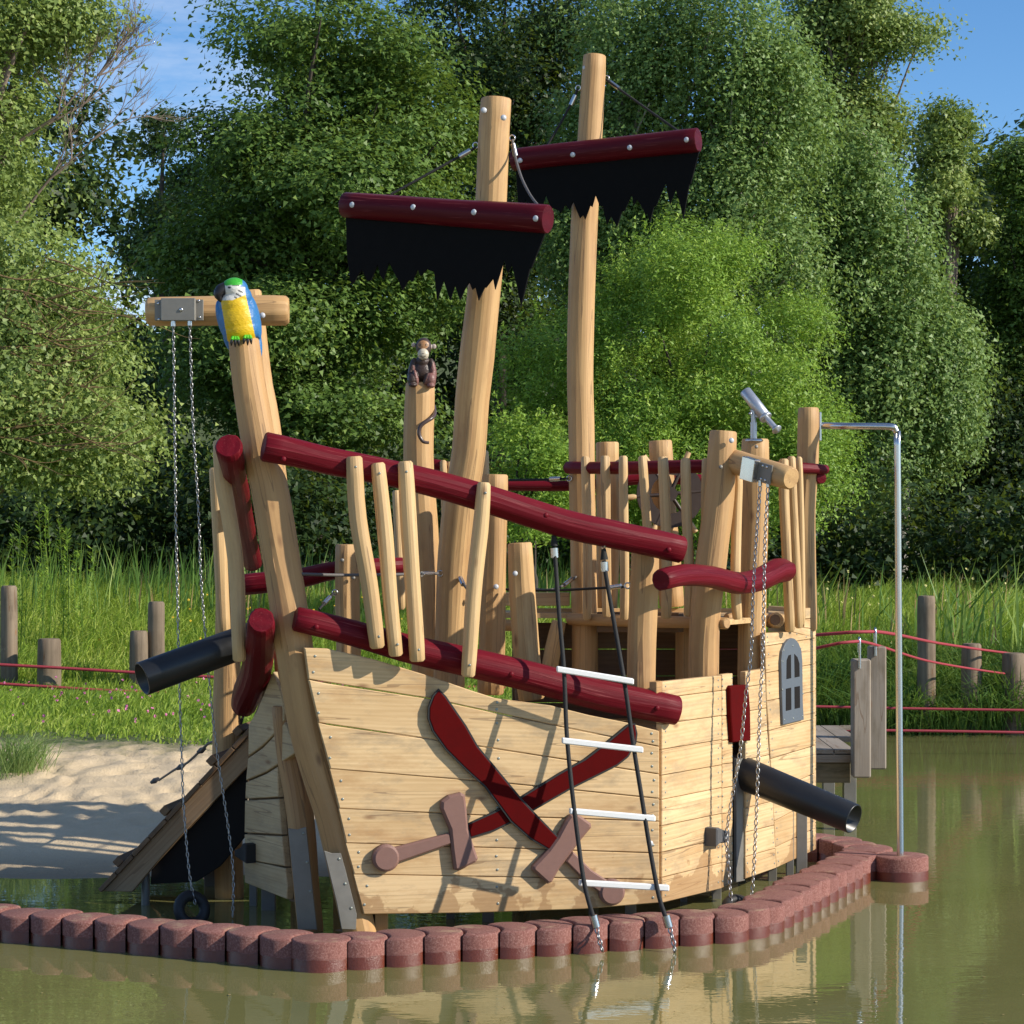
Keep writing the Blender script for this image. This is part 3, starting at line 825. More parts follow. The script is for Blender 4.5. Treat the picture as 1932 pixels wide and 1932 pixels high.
# cables between the posts
stay(P(565 + 266, 1082, 13.98), [P(566, 1083, 13.0), P(640, 1085, 13.25), P(740, 1084, 13.6), P(826, 1082, 13.95)], (P(796, 1083, 13.8), P(818, 1082, 13.9)), w=0.0095, mat=M_CABLE, name="hand_cable")
o = bar("hand_cable", [P(868, 1093, 13.95), P(882, 1112, 13.85), P(890, 1128, 13.75)], 0.0095, M_CABLE, ship); ferrule(P(868, 1090, 13.95), P(874, 1103, 13.9), o)
stay(P(1184, 1105, 13.9), [P(955, 1112, 14.5), P(1040, 1114, 14.3), P(1178, 1107, 13.95)], (P(1150, 1109, 14.0), P(1172, 1106, 13.95)), name="hand_cable")
stay(P(1092, 1083, 15.48), [P(981, 1090, 14.1), P(1000, 1108, 14.4), P(1035, 1113, 14.8), P(1064, 1104, 15.2), P(1090, 1086, 15.45)], (P(1064, 1104, 15.2), P(1080, 1092, 15.38)), mat=M_CABLE, name="hand_cable")
stay(P(1074, 903, 15.45), [P(955, 906, 16.0), P(1020, 905, 15.7), P(1072, 903, 15.45)], (P(1038, 904, 15.6), P(1058, 903, 15.5)), name="hand_cable")
stay(P(632, 1118, 14.75), [P(602, 1150, 14.5), P(615, 1135, 14.6), P(630, 1119, 14.75)], (P(611, 1139, 14.58), P(622, 1127, 14.68)), name="hand_cable")

# ---------------- aft deck and cabin
fr = [Vector((-0.57, 15.50, 0)), Vector((0.38, 15.40, 0)), Vector((1.36, 14.42, 0)), Vector((2.00, 15.36, 0))]
bk = [Vector((-0.52, 15.85, 0)), Vector((0.55, 15.9, 0)), Vector((1.50, 15.9, 0)), Vector((1.86, 15.85, 0))]
nb = 7
for i in range(nb):
    t0, t1 = i / nb + 0.004, (i + 1) / nb - 0.004
    V, F = [], []
    for z in (1.765, 1.80):
        for t in (t0, t1):
            for a, b in zip(fr, bk):
                q = a.lerp(b, t); V.append(Vector((q.x, q.y, z)))
    for k in range(3):
        F += [(8 + k, 9 + k, 13 + k, 12 + k), (k, 4 + k, 5 + k, 1 + k), (k, k + 1, 9 + k, 8 + k), (5 + k, 4 + k, 12 + k, 13 + k)]
    F += [(0, 8, 12, 4), (3, 7, 15, 11)]
    mesh("deck_board", V, F, M_PICK, ship, gc=[(v.z, v.y, v.x + i * 5) for v in V], smooth=False)
log("deck_beam", [(1073, 1168, 15.5), (1200, 1172, 14.95), (1372, 1176, 14.3)], [22, 22, 23], M_LOG, ship)
log("deck_beam", [(1370, 1166, 14.75), (1465, 1168, 15.1)], [20, 20], M_LOG, ship)
log("deck_beam", [(808, 1176, 15.7), (985, 1180, 15.5), (998, 1181, 15.5)], [22, 21, 21], M_LOG, ship)
for x, y, d in ((1089, 1168, 15.35), (1388, 1168, 14.75), (1232, 1184, 14.75), (959, 1179, 15.45), (824, 1176, 15.6)):
    bolt(P(x, y, d), (0.1, -1, 0), 0.012, M_GALV, ship)
PD = Plane((-0.6, 15.72), (2.2, 15.72))
slab("side_board", [(812, 1143), (1075, 1143), (1075, 1118), (812, 1118)], PD, 0.25, 0.04, M_PICK, ship)
slab("side_board", [(985, 1160), (1450, 1160), (1450, 1148), (985, 1148)], PD, 0.2, 0.04, M_PICK, ship)
PG = Plane((-0.55, 15.78), (1.80, 15.78))
for i in range(8):
    z0 = 0.2 + i * 0.19
    V, F, G = slab_geo([(0.55, z0), (2.2, z0), (2.2, z0 + 0.184), (0.55, z0 + 0.184)], PG, 0.0, 0.035, bev=0.004, grain=(1, 0))
    mesh("cabin_board", V, F, M_DARKW, ship, gc=G, smooth=False)
PH = Plane((0.05, 15.76), (0.02, 15.4))
for i in range(7):
    z0 = 0.2 + i * 0.22
    V, F, G = slab_geo([(0.0, z0), (0.35, z0), (0.35, z0 + 0.21), (0.0, z0 + 0.21)], PH, 0.0, 0.035, bev=0.004, grain=(1, 0))
    mesh("cabin_board", V, F, M_DARKW, ship, gc=G, smooth=False)
slab("cross_beam", [zR(345, 1790), zR(890, 1790), zR(890, 1660), zR(345, 1655)], Plane((0.3, 15.5), (1.4, 14.6)), 0.0, 0.06, M_DARKW, ship)
# main deck floor inside the hull
for i in range(6):
    y0 = 13.75 + i * 0.36
    V, F, G = box_geo((-0.2 + i * 0.12, y0 + 0.2, 1.02), (0, 1, 0), (0, 0, 1), (1, 0, 0), 0.34, 0.035, 1.5 + 0.12 * i, seed=i * 3)
    mesh("floor_board", V, F, M_PICK, ship, gc=G, smooth=False)

# log stub shaped like a crescent at the aft deck
o = log("beam_end", [(1455, 1171, 15.1), (1466, 1170, 14.92)], [30, 30], M_PICK, ship)
log("scupper", [(1462, 1170, 14.93), (1463, 1169.5, 14.905)], [20, 20], M_DARKW, ship, chamf=0.002)

# ---------------- window plate
def arch(cx, w, top, bot, n=10, off=0.0):
    pass
outer = [(735, 715), (838, 690), (833, 600), (831, 400), (826, 345), (812, 308), (795, 289), (781, 284), (764, 290), (746, 312), (731, 350), (726, 400), (729, 560)]
window = slab("window", [zS(*p) for p in outer], PB, 0.022, 0.022, M_GREYP, ship, bev=0.003)
for pane in ([(752, 488), (775, 483), (774, 366), (762, 370), (753, 395)], [(793, 480), (817, 475), (816, 410), (806, 378), (791, 362)],
             [(749, 646), (776, 640), (775, 530), (749, 536)], [(793, 636), (819, 630), (818, 522), (792, 527)]):
    slab("pane", [zS(*p) for p in pane], PB, 0.0245, 0.01, M_SHADE, window, bev=0.001)
bm_ = MB()
for p in ((783, 322), (738, 345), (822, 335), (733, 400), (829, 460), (731, 540), (833, 560), (786, 683), (741, 690), (832, 672)):
    x, y = zS(*p); V, F = dome_geo(PB.at(x, y, 0.0225), PB.n, 0.007, 0.003, 8); bm_.add(V, F, None, [True] * len(F))
bm_.build("window_screws", M_SCREW, window)
# gun port: red flap, dark slot, steel upright
slab("gun_port_flap", [zS(486, 803), zS(574, 794), zS(572, 640), zS(562, 516), zS(480, 520), zS(472, 532), zS(476, 660)], PB, 0.035, 0.04, M_REDS, ship, bev=0.006)
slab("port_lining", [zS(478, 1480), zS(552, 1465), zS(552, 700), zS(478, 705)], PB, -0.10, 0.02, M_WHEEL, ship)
slab("steel_upright", [zS(503, 1498), zS(544, 1490), zS(544, 880), zS(503, 885)], PB, -0.012, 0.02, M_GALV, ship, bev=0.002)
hold = slab("climbing_hold", [zS(406, 1322), zS(425, 1305), zS(468, 1300), zS(472, 1245), zS(440, 1238), zS(418, 1226), zS(406, 1232)], PB, 0.085, 0.09, M_HOLD, ship, bev=0.008)
V, F = dome_geo(P(*z2(1722, 1203), dA(1250, 0.02)), PA.n, 0.018, 0.008); mesh("bolt_cap", V, F, M_CAP, ship)
# hold on the port bow
PCh = slab("climbing_hold", [zL(1075, 1830), zL(1150, 1880), zL(1150, 1755), zL(1130, 1745), zL(1110, 1775), zL(1072, 1790)], PC, 0.07, 0.07, M_RUBBER, ship, bev=0.006)

# ---------------- steering wheel on the aft deck
def lathe_disc(name, c, nrm, prof, mat, parent, n=32):
    nrm = Vector(nrm).normalized(); a = nrm.orthogonal().normalized(); b = nrm.cross(a)
    V, F = [], []; m = len(prof)
    for i in range(n):
        th = 2 * math.pi * i / n; o = a * math.cos(th) + b * math.sin(th)
        for r, h in prof: V.append(Vector(c) + o * r + nrm * h)
    for i in range(n):
        for j in range(m - 1):
            i2 = (i + 1) % n
            F.append((i * m + j, i2 * m + j, i2 * m + j + 1, i * m + j + 1))
    return mesh(name, V, F, mat, parent, smooth=False)
wc = P(1264, 932, 15.55); wn_ = Vector((0.15, -1, 0.05)).normalized()
lathe_disc("wheel_rim", wc, wn_, [(0.135, 0.01), (0.235, 0.01), (0.235, -0.01), (0.135, -0.01), (0.135, 0.01)], M_WHEEL, ship)
lathe_disc("wheel_hub", wc, wn_, [(0.0, 0.02), (0.05, 0.02), (0.05, -0.02), (0, -0.02)], M_WHEEL, ship, 20)
wa = wn_.orthogonal().normalized(); wb = wn_.cross(wa)
for k in range(6):
    th = 0.35 + k * math.pi / 3
    o_ = wa * math.cos(th) + wb * math.sin(th)
    bar("wheel_spoke", [wc + o_ * 0.04, wc + o_ * 0.24], 0.014, M_WHEEL, ship)
    bar("wheel_handle", [wc + o_ * 0.236, wc + o_ * 0.26, wc + o_ * 0.32], [0.013, 0.02, 0.018], M_PICK, ship)

# ---------------- steel legs and timber feet under the hull
for (x, yb_, d, w, mt) in ((478, 1790, 14.15, 14, M_GALV), (507, 1790, 14.0, 26, M_GALV), (700, 1790, 13.2, 20, M_BLACK), (720, 1790, 13.15, 24, M_LOG), (850, 1790, 13.7, 16, M_GALV), (921, 1790, 13.6, 22, M_GALV),
                       (1010, 1790, 14.3, 18, M_GALV), (1120, 1790, 14.5, 18, M_GALV), (1190, 1790, 13.75, 20, M_GALV), (1290, 1760, 14.3, 12, M_GALV), (1352, 1760, 14.4, 17, M_GALV), (1400, 1730, 15.2, 14, M_GALV),
                       (1457, 1700, 15.1, 16, M_GALV), (1490, 1690, 15.1, 14, M_GALV), (1512, 1680, 15.15, 20, M_GALV), (560, 1790, 14.6, 22, M_LOG), (640, 1790, 14.9, 22, M_LOG), (430, 1760, 14.8, 16, M_GALV), (397, 1760, 14.9, 22, M_GALV)):
    X = (x - 966) * d / FOC; s_ = w * d / FOC
    box("leg", (X, d, 0.15), (1, 0, 0), (0, 1, 0), (0, 0, 1), s_, s_ * 0.8, 0.8, mt, ship, bev=0.003)

# ================================================================== things fixed to or standing by the ship
# swords
def sword(label, blade, guard, hand, pommel, base):
    t = thing("sword", label, "sword emblem", tuple(PA.at(*z2(*base), 0.05)), group="crossed swords on the hull")
    for nm, pix, off, th, mt, bv in (("blade", blade[0], blade[1], 0.018, M_REDS, 0.003), ("guard", guard, 0.052, 0.048, M_BROWN, 0.014), ("handle", hand, 0.040, 0.036, M_BROWN, 0.009)):
        uv = [PA.uv(PA.at(*z2(*p), off)) for p in pix]
        V, F, G = slab_geo(uv, PA, off, th, bev=bv)
        mesh(nm, V, F, mt, t, gc=G, smooth=False)
    uv = [tuple(p) for p in inset2d([PA.uv(PA.at(*z2(*p), blade[1])) for p in blade[0]], -0.0045)]
    V, F, G = slab_geo(uv, PA, blade[1] - 0.004, 0.014, bev=0.002)
    mesh("blade_edge", V, F, M_RUBBER, t, gc=G, smooth=False)
    c = PA.at(*z2(*pommel), 0.050)
    n_ = PA.n
    lathe_disc("pommel", c, n_, [(0, 0.0), (0.065, 0.0), (0.080, -0.012), (0.080, -0.045), (0, -0.045)], M_BROWN, t, 28)
    return t
sword("left sword of the crossed pair, its blade rising to the right behind the rope ladder",
      ([(1637, 572), (1646, 620), (1640, 668), (1600, 738), (1545, 782), (1500, 805), (1300, 905), (1100, 1020), (1060, 1045), (890, 1130), (768, 1168), (755, 1105), (900, 1040), (1030, 968), (1240, 838), (1380, 760), (1500, 668), (1605, 580)], 0.021),
      [(612, 980), (650, 950), (715, 934), (737, 946), (745, 1010), (755, 1130), (785, 1220), (807, 1285), (795, 1305), (700, 1350), (682, 1345), (668, 1240), (657, 1130), (610, 1020)],
      [(330, 1235), (500, 1190), (655, 1150), (668, 1205), (510, 1260), (340, 1320)], (318, 1283), (700, 1150))
sword("right sword of the crossed pair, its broad blade tip pointing up to the left",
      ([(597, 390), (628, 425), (735, 580), (798, 690), (1035, 975), (1100, 1045), (1232, 1178), (1195, 1238), (1090, 1175), (985, 1082), (925, 1000), (850, 900), (740, 800), (640, 700), (572, 605), (548, 540), (549, 480), (572, 420)], 0.040),
      [(1300, 1052), (1340, 1048), (1408, 1098), (1410, 1120), (1360, 1180), (1300, 1260), (1240, 1340), (1200, 1410), (1180, 1420), (1097, 1345), (1100, 1325), (1180, 1240), (1230, 1170), (1275, 1085)],
      [(1272, 1300), (1310, 1245), (1410, 1345), (1540, 1430), (1500, 1500), (1390, 1420)], (1522, 1465), (1250, 1230))

# cannons
def hollow(name, a, b, ra, rb, th, mat, parent, n=36):
    a, b = Vector(a), Vector(b); t = (b - a).normalized()
    x = t.orthogonal().normalized(); y = t.cross(x)
    V, F = [], []
    prof = [(a, ra), (b - t * 0.004, rb), (b, rb - 0.003), (b, rb - th), (a + t * 0.05, ra - th)]
    for c, r in prof:
        for k in range(n):
            q = 2 * math.pi * k / n
            V.append(c + (x * math.cos(q) + y * math.sin(q)) * r)
    for j in range(len(prof) - 1):
        for k in range(n):
            k2 = (k + 1) % n
            F.append((j * n + k, j * n + k2, (j + 1) * n + k2, (j + 1) * n + k))
    F.append(tuple(range(4 * n, 5 * n)))
    sm = [True] * (len(F) - 1) + [False]
    return mesh(name, V, F, mat, parent, smooth=sm)
c1 = thing("cannon", "black plastic tube cannon poking out of the port bow beside the hanging chains", "cannon", tuple(P(440, 1215, 13.5)), group="black tube cannons")
hollow("barrel", P(500, 1196, 13.6), P(268, 1281, 13.2), 0.101, 0.102, 0.011, M_BLACK, c1)
c2 = thing("cannon", "black plastic tube cannon sloping down from the gun port under the red flap", "cannon", tuple(P(1390, 1455, 14.4)), group="black tube cannons")
hollow("barrel", P(1350, 1437, 14.62), P(*zC(1550, 793), 14.0), 0.112, 0.096, 0.009, M_BLACK, c2)

# telescope
tel = thing("telescope", "silver metal telescope on a short stem on top of a log post", "telescope", tuple(P(1422, 829, 14.80)))
dt = 14.8
bar("stem", [P(*zT(605, 780), dt), P(*zT(605, 545), dt)], 0.022, M_ALU, tel, n=16)
lathe_disc("base_plate", P(*zT(610, 785), dt), (0, 0, 1), [(0, 0.008), (0.055, 0.008), (0.06, 0.0), (0.06, -0.006), (0, -0.006)], M_ALU, tel, 24)
bar("swivel", [P(*zT(605, 545), dt), P(*zT(600, 400), dt)], [0.017, 0.017], M_ALU, tel, n=12)
box("bracket", P(*zT(612, 430), dt), (1, 0, 0), (0, 1, 0), (0.5, 0, -1), 0.035, 0.02, 0.06, M_ALU, tel, bev=0.004)
bar("tube", [P(*zT(490, 130), dt + .06), P(*zT(765, 480), dt - .03)], 0.041, M_ALU, tel, n=24, chamf=0.006, step=0.4)
bar("tube_collar", [P(*zT(752, 463), dt - .025), P(*zT(775, 492), dt - .035)], 0.044, M_ALU, tel, n=24, chamf=0.003, step=0.4)
bar("eyepiece_tube", [P(*zT(765, 480), dt - .03), P(*zT(905, 635), dt - .08)], 0.02, M_ALU, tel, n=18, step=0.4)
hollow("eyepiece", P(*zT(890, 615), dt - .075), P(*zT(918, 648), dt - .09), 0.020, 0.036, 0.022, M_ALU, tel, 20)
ptt = P(*zT(560, 430), dt - .03)
V, F = dome_geo(ptt, (-0.3, -1, 0), 0.01); mesh("bolt", V, F, M_STEEL, tel)

# swings
def swing(label, parts_fn, loc):
    t = thing("chain_swing", label, "swing", loc, group="chain swings hanging from log beams")
    parts_fn(t); return t
beamL = log("swing_beam", [(276, 588, 13.38), (400, 586, 13.4), (545, 586, 13.42)], [54, 55, 56], M_LOG, ship, hew=0.04, n=24, chamf=0.018)
bolt(P(495, 595, 13.31), (0.1, -1, 0), 0.018, M_CAP, beamL)
def sw_left(t):
    dd = 13.30
    c = P(338, 585, dd - 0.005)
    box("bracket_plate", c, (1, 0, 0), (0, 1, 0), (0, 0, 1), 0.29, 0.012, 0.125, M_GALV, t, bev=0.002)
    box("hinge_box", c + Vector((0, -0.025, 0.0)), (1, 0, 0), (0, 1, 0), (0, 0, 1), 0.205, 0.045, 0.135, M_GALV, t, bev=0.004)
    for (x, y) in ((436 / 1, 0),):
        pass
    for p in ((375, 375), (380, 495), (682, 355), (690, 480)):
        x, y = z1(*p); V, F = dome_geo(P(x, y, dd - 0.012), (0, -1, 0), 0.009); mesh("bolt", V, F, M_STEEL, t)
    x, y = z1(548, 422); V, F = dome_geo(P(x, y, dd - 0.053), (0, -1, 0), 0.013); mesh("bolt", V, F, M_STEEL, t)
    for p in ((490, 520), (615, 515)):
        x, y = z1(*p); bar("chain_socket", [P(x, y - 6, dd - .03), P(x, y + 7, dd - .03)], 0.016, M_STEEL, t, n=14)
    dz = 13.27
    chain("chain", [P(327, 610, dz), P(331.6, 958, 13.5), P(334, 1096, 13.58), P(338.5, 1295, 13.62), P(342.7, 1422, 13.64), P(346, 1510, 13.64), P(357, 1644, 13.62), P(370, 1715, 13.6)], M_CHAIN, t)
    chain("chain", [P(358, 610, dz), P(364.3, 802, 13.42), P(374.3, 958, 13.52), P(379.6, 1096, 13.6), P(393.8, 1272, 13.68), P(408, 1408, 13.72), P(429, 1550, 13.72), P(440, 1644, 13.7), P(439, 1735, 13.68)], M_CHAIN, t)
    ring("tyre", P(362, 1716, 13.6), (0.5, -0.8, 0.35), 0.085, 0.036, M_RUBBER, t)
swing("long chain swing with black rubber tyre, hanging from the log beam behind the parrot", sw_left, tuple(P(338, 590, 13.3)))
bR0, bR1 = P(1378, 868, 14.36), P(*zT(1110, 1292), 13.88)
beamR = log("swing_beam", [bR0, bR1], [0.078, 0.0725], M_LOG, ship, hew=0.03, n=24, chamf=0.012)
def sw_right(t):
    ax = (bR1 - bR0).normalized(); side = Vector((ax.y, -ax.x, 0)).normalized()
    if side.y > 0: side = -side
    up = ax.cross(side); up = up if up.z > 0 else -up
    c = bR0.lerp(bR1, 0.60)
    box("bracket_plate", c + side * 0.080 + ax * 0.03, ax, side, up, 0.22, 0.012, 0.12, M_GALV, t, bev=0.002)
    box("hinge_box", c + side * 0.10 - ax * 0.045, ax, side, up, 0.125, 0.05, 0.145, M_STEEL, t, bev=0.003)
    for s_ in (0.055, 0.095):
        for k in (-1, 1):
            V, F = dome_geo(c + side * 0.087 + ax * s_ + up * 0.042 * k, side, 0.010); mesh("bolt", V, F, M_STEEL, t)
    a, b = P(1434, 917, 14.0), P(1449, 919, 13.97)
    for q in (a, b): bar("chain_socket", [q + Vector((0, 0, .035)), q], 0.013, M_STEEL, t, n=12)
    chain("chain", [a, P(1422, 1097, 14.0), P(1417, 1233, 13.99), P(1407.6, 1308, 13.98), P(1396, 1419, 13.97), P(1371.6, 1567, 14.0), P(1375, 1640, 13.95), P(1380, 1708, 13.88)], M_CHAIN, t, pitch=0.04, w=0.013, wire=0.004)
    chain("chain", [b, P(1443, 1025, 13.97), P(1439, 1233, 13.96), P(1434, 1324, 13.95), P(1428.5, 1495, 13.93), P(1421, 1658, 13.9), P(1414, 1708, 13.88)], M_CHAIN, t, pitch=0.04, w=0.013, wire=0.004)
    ring("tyre", P(1394, 1712, 13.88), (0.2, -0.5, 0.9), 0.075, 0.034, M_RUBBER, t)
swing("chain swing hanging from the short log beam beside the telescope post", sw_right, tuple(P(1440, 905, 14.1)))

# rope ladder
lad = thing("rope_ladder", "rope ladder with four white rungs leaning over the near hull side", "rope ladder", tuple(P(1090, 1030, 13.0)))
def ladder_side(top, mids, bot, ch):
    pts = [P(*p) for p in [top] + mids + [bot]]
    o = bar("rope", pts, 0.0135, M_ROPE, lad, n=10, step=0.05)
    ring("eye_bolt", P(top[0] - 1, top[1] - 30, top[2]), (1, 0.3, 0), 0.022, 0.0065, M_STEEL, o, n=14)
    bar("loop", [P(top[0] - 1, top[1] - 22, top[2]), P(top[0], top[1] - 2, top[2])], [0.014, 0.025], M_ROPE, o, n=10)
    ferrule(P(top[0], top[1] + 2, top[2]), P(top[0] + 1, top[1] + 20, top[2]), o, 0.0245)
    ferrule(P(bot[0] - 2, bot[1] - 10, bot[2]), P(bot[0] + 4, bot[1] + 12, bot[2]), o, 0.024)
    chain("chain", [P(*c) for c in ch], M_CHAIN, lad, pitch=0.036, w=0.015, wire=0.005)
ladder_side((1046, 1032, 13.27), [(1049, 1075, 13.24), (1055, 1160, 13.16), (1064, 1265, 13.07), (1069, 1380, 12.98), (1078, 1480, 12.89), (1090, 1580, 12.80), (1103, 1670, 12.70)], (1121, 1737, 12.60),
            [(1125, 1750, 12.585), (1131, 1775, 12.54), (1140, 1806, 12.53)])
ladder_side((1140, 1058, 13.33), [(1144, 1090, 13.31), (1163, 1200, 13.21), (1180, 1300, 13.13), (1194, 1400, 13.05), (1210, 1500, 12.96), (1226, 1600, 12.88), (1243, 1690, 12.77)], (1258, 1737, 12.69),
            [(1263, 1750, 12.675), (1270, 1775, 12.64), (1274, 1800, 12.63)])
for (a, b), (da, db) in zip((((1222, 275), (1632, 342)), ((1250, 655), (1682, 705)), ((1290, 1030), (1747, 1070)), ((1340, 1412), (1820, 1440))), ((13.04, 13.11), (12.95, 13.03), (12.85, 12.94), (12.74, 12.83))):
    A, B = P(*z2(*a), da), P(*z2(*b), db)
    t_ = (B - A).normalized()
    box("rung", (A + B) / 2, Vector((t_.y, -t_.x, 0)), (0, 0, 1), t_, 0.032, 0.036, (B - A).length, M_RUNG, lad, bev=0.006)

NARROW = False
# climbing pole with its stump
DP = 15.15
pole = thing("climbing_pole", "shiny steel pole standing in a red stump and bent over to the stern post", "pole", tuple(P(1698, 1612, DP)))
bar("tube", [P(1699, 1640, DP), P(1697, 1400, DP), P(1695, 1100, DP), P(1693, 840, DP), P(1692, 818, DP), P(1688, 809, DP), P(1678, 805, DP), P(1600, 804, 15.25), P(1546, 803, 15.42)], 0.0235, M_STEEL, pole, n=18, step=0.04)
box("flange", P(1546, 805, 15.42), (1, 0, 0), (0, 1, 0), (0, 0, 1), 0.015, 0.10, 0.20, M_STEEL, pole, bev=0.003)

# climbing ramp
PRm = Plane((-2.605, 14.1), (-1.667, 13.95))
ramp_t = thing("climbing_ramp", "brown plank climbing ramp leaning from the water up to the port side", "ramp", (-2.3, 14.5, 0.1))
for off, mt in ((0.0, M_RAMP), (-0.95, M_RAMP)):
    uv = [PRm.uv(PRm.at(*zW(*p), 0.0)) for p in ((600, 975), (780, 980), (930, 800), (1090, 625), (1470, 232), (1470, 70), (700, 860))]
    V, F, G = slab_geo(uv, PRm, off, 0.045, bev=0.004, grain=(1, 1))
    mesh("side_rail", V, F, mt, ramp_t, gc=G, smooth=False)
a0 = PRm.at(*zW(590, 962), 0.0); a1 = PRm.at(*zW(1480, 10), 0.0)
dv = (a1 - a0); Ld = dv.length; dv.normalize(); up_ = PRm.n.cross(dv); up_ = up_ if up_.z > 0 else -up_
nbd = 9
for i in range(nbd):
    c = a0 + dv * (Ld * (i + 0.5) / nbd) - PRm.n * 0.47 - up_ * 0.012
    box("ramp_board", c, dv, up_, PRm.n, Ld / nbd - 0.008, 0.03, 1.02, M_DARKW, ramp_t, bev=0.003)
for p in ((715, 800), (990, 500), (1265, 205), (1420, 30)):
    c = PRm.at(*zW(*p), 0.0) - PRm.n * 0.45 + up_ * 0.008
    box("cleat", c, dv, up_, PRm.n, 0.055, 0.05, 0.99, M_DARKW, ramp_t, bev=0.004)
slab("underside_shade", [zW(1460, 240), zW(1090, 640), zW(895, 850), zW(890, 935), zW(1160, 920), zW(1300, 830), zW(1460, 640)], PRm, -0.06, 0.02, M_SHADE, ramp_t)  # near-black sheet standing in for the shade under the ramp
for x, y0, y1 in ((275, 1648, 1800),):
    bar("leg", [P(x, y0, 14.17), P(x - 1, y1, 14.17)], 0.026, M_GALV, ramp_t, n=14)
# climbing rope lying towards the sand
rp = thing("climbing_rope", "grey knotted climbing rope hanging out of the port side over the ramp", "rope", tuple(P(380, 1415, 14.8)))
bar("rope", [P(462, 1340, 14.4), P(440, 1400, 14.6), P(400, 1400, 15.0), (P(378, 1417, 15.3)), P(352, 1440, 15.8), P(330, 1452, 16.2), P(300, 1472, 16.8)], 0.009, M_CABLE, rp)
for x, y, d in ((380, 1416, 15.3), (341, 1447, 16.0), (292, 1473, 16.85)):
    bar("knot", [P(x - 8, y + 4, d), P(x, y, d), P(x + 8, y - 5, d)], [0.010, 0.022, 0.010], M_CABLE, rp, n=12, step=0.02)
# ================================================================== carved figures
def blob_mesh(name, parts, voxel, paint, parent, mat, smooth_it=4):
    bm = bmesh.new()
    for c, r, rot in parts:
        M = Matrix.Translation(c) @ rot.to_4x4() @ Matrix.Diagonal((r[0], r[1], r[2], 1))
        bmesh.ops.create_icosphere(bm, subdivisions=3, radius=1, matrix=M)
    me = bpy.data.meshes.new(name); bm.to_mesh(me); bm.free()
    o = bpy.data.objects.new(name, me); S.collection.objects.link(o)
    md = o.modifiers.new('r', 'REMESH'); md.mode = 'VOXEL'; md.voxel_size = voxel
    sm = o.modifiers.new('s', 'SMOOTH'); sm.iterations = smooth_it; sm.factor = 0.5
    dg = bpy.context.evaluated_depsgraph_get()
    ev = o.evaluated_get(dg).to_mesh()
    V = [v.co.copy() for v in ev.vertices]; F = [tuple(p.vertices) for p in ev.polygons]
    o.evaluated_get(dg).to_mesh_clear()
    bpy.data.objects.remove(o); bpy.data.meshes.remove(me)
    return mesh(name, V, F, mat, parent, smooth=True, col=[(*paint(v), 1) for v in V])
def rotm(ax, deg): return Matrix.Rotation(math.radians(deg), 3, ax)
ID = Matrix.Identity(3)
def seg_d(p, a, b):
    p, a, b = Vector(p), Vector(a), Vector(b); t = max(0, min(1, (p - a).dot(b - a) / (b - a).length_squared))
    return (p - (a + (b - a) * t)).length

parrot = thing("parrot_figure", "carved blue and yellow parrot with green crown and black beak perched on the bow post", "parrot figure", tuple(P(458, 640, 13.0)))
DPR = 13.0
BLUE, YEL, GRN, WHT, BLK = (0.03, 0.17, 0.42), (0.78, 0.50, 0.005), (0.05, 0.42, 0.03), (0.74, 0.72, 0.66), (0.012, 0.012, 0.014)
k1 = 0.3623 / 1.45963
def q1(x, y, dz=0.0):
    a = z1(x, y); return P(a[0], a[1], DPR + dz)
def par_paint(v):
    ux = 966 + v.x * FOC / v.y; uy = 966 - (v.z - EYE) * FOC / v.y
    x = (ux * 1.45963 - 300) / 0.3623; y = (uy * 1.45963 - 700) / 0.3623
    front = v.y < DPR + 0.03
    if not front: return BLUE
    if y < 236 - (x - 940) * 0.05 and x < 1015: return GRN
    if y < 350 - max(0, x - 940) * 0.42 and x < 1036 and not (x > 1000 and y < 250):
        for a, b in (((955, 325), (985, 345)), ((968, 300), (1000, 320)), ((985, 275), (1015, 290)), ((935, 232), (985, 238))):
            if seg_d((x, y), a, b) < 5: return (0.06, 0.06, 0.06)
        if (x - 915) ** 2 + ((y - 252) * 1.5) ** 2 < 180: return (0.03, 0.03, 0.03)
        if x < 890 and y > 300: return BLUE if y > 360 else WHT
        return WHT
    xl = 850 + (y - 360) * 0.17; xr = 1040 + (y - 310) * 0.23
    if xl < x < xr and y > 290: return YEL
    return BLUE
tl = rotm('Y', -8)
blob_mesh("body", [
    (q1(985, 500), (0.118, 0.10, 0.135), tl), (q1(1000, 570), (0.112, 0.095, 0.09), tl), (q1(960, 390), (0.098, 0.09, 0.09), ID),
    (q1(955, 268), (0.080, 0.082, 0.070), ID), (q1(985, 330), (0.080, 0.078, 0.075), ID),
    (q1(1105, 480, 0.03), (0.034, 0.075, 0.135), rotm('Y', -12)), (q1(868, 500, 0.03), (0.035, 0.075, 0.12), rotm('Y', -14)),
    (q1(1095, 640, 0.09), (0.05, 0.035, 0.15), rotm('Y', -10)), (q1(930, 620, 0.09), (0.05, 0.035, 0.10), rotm('Y', -10)),
], 0.0042, par_paint, parrot, M_TINT, 5)
bk_ = [q1(888, 268, -0.02), q1(852, 282, -0.035), q1(836, 312, -0.045), (q1(852, 362, -0.05))]
V, F, G, SM = tube(bk_, [0.044, 0.040, 0.031, 0.007], n=16, step=0.01)
mfoot = plain_mat("green_paint", (0.10, 0.50, 0.03), 0.45); mclaw = plain_mat("black_paint", (0.008, 0.007, 0.008), 0.45)
mesh("beak", V, F, mclaw, parrot, smooth=True)
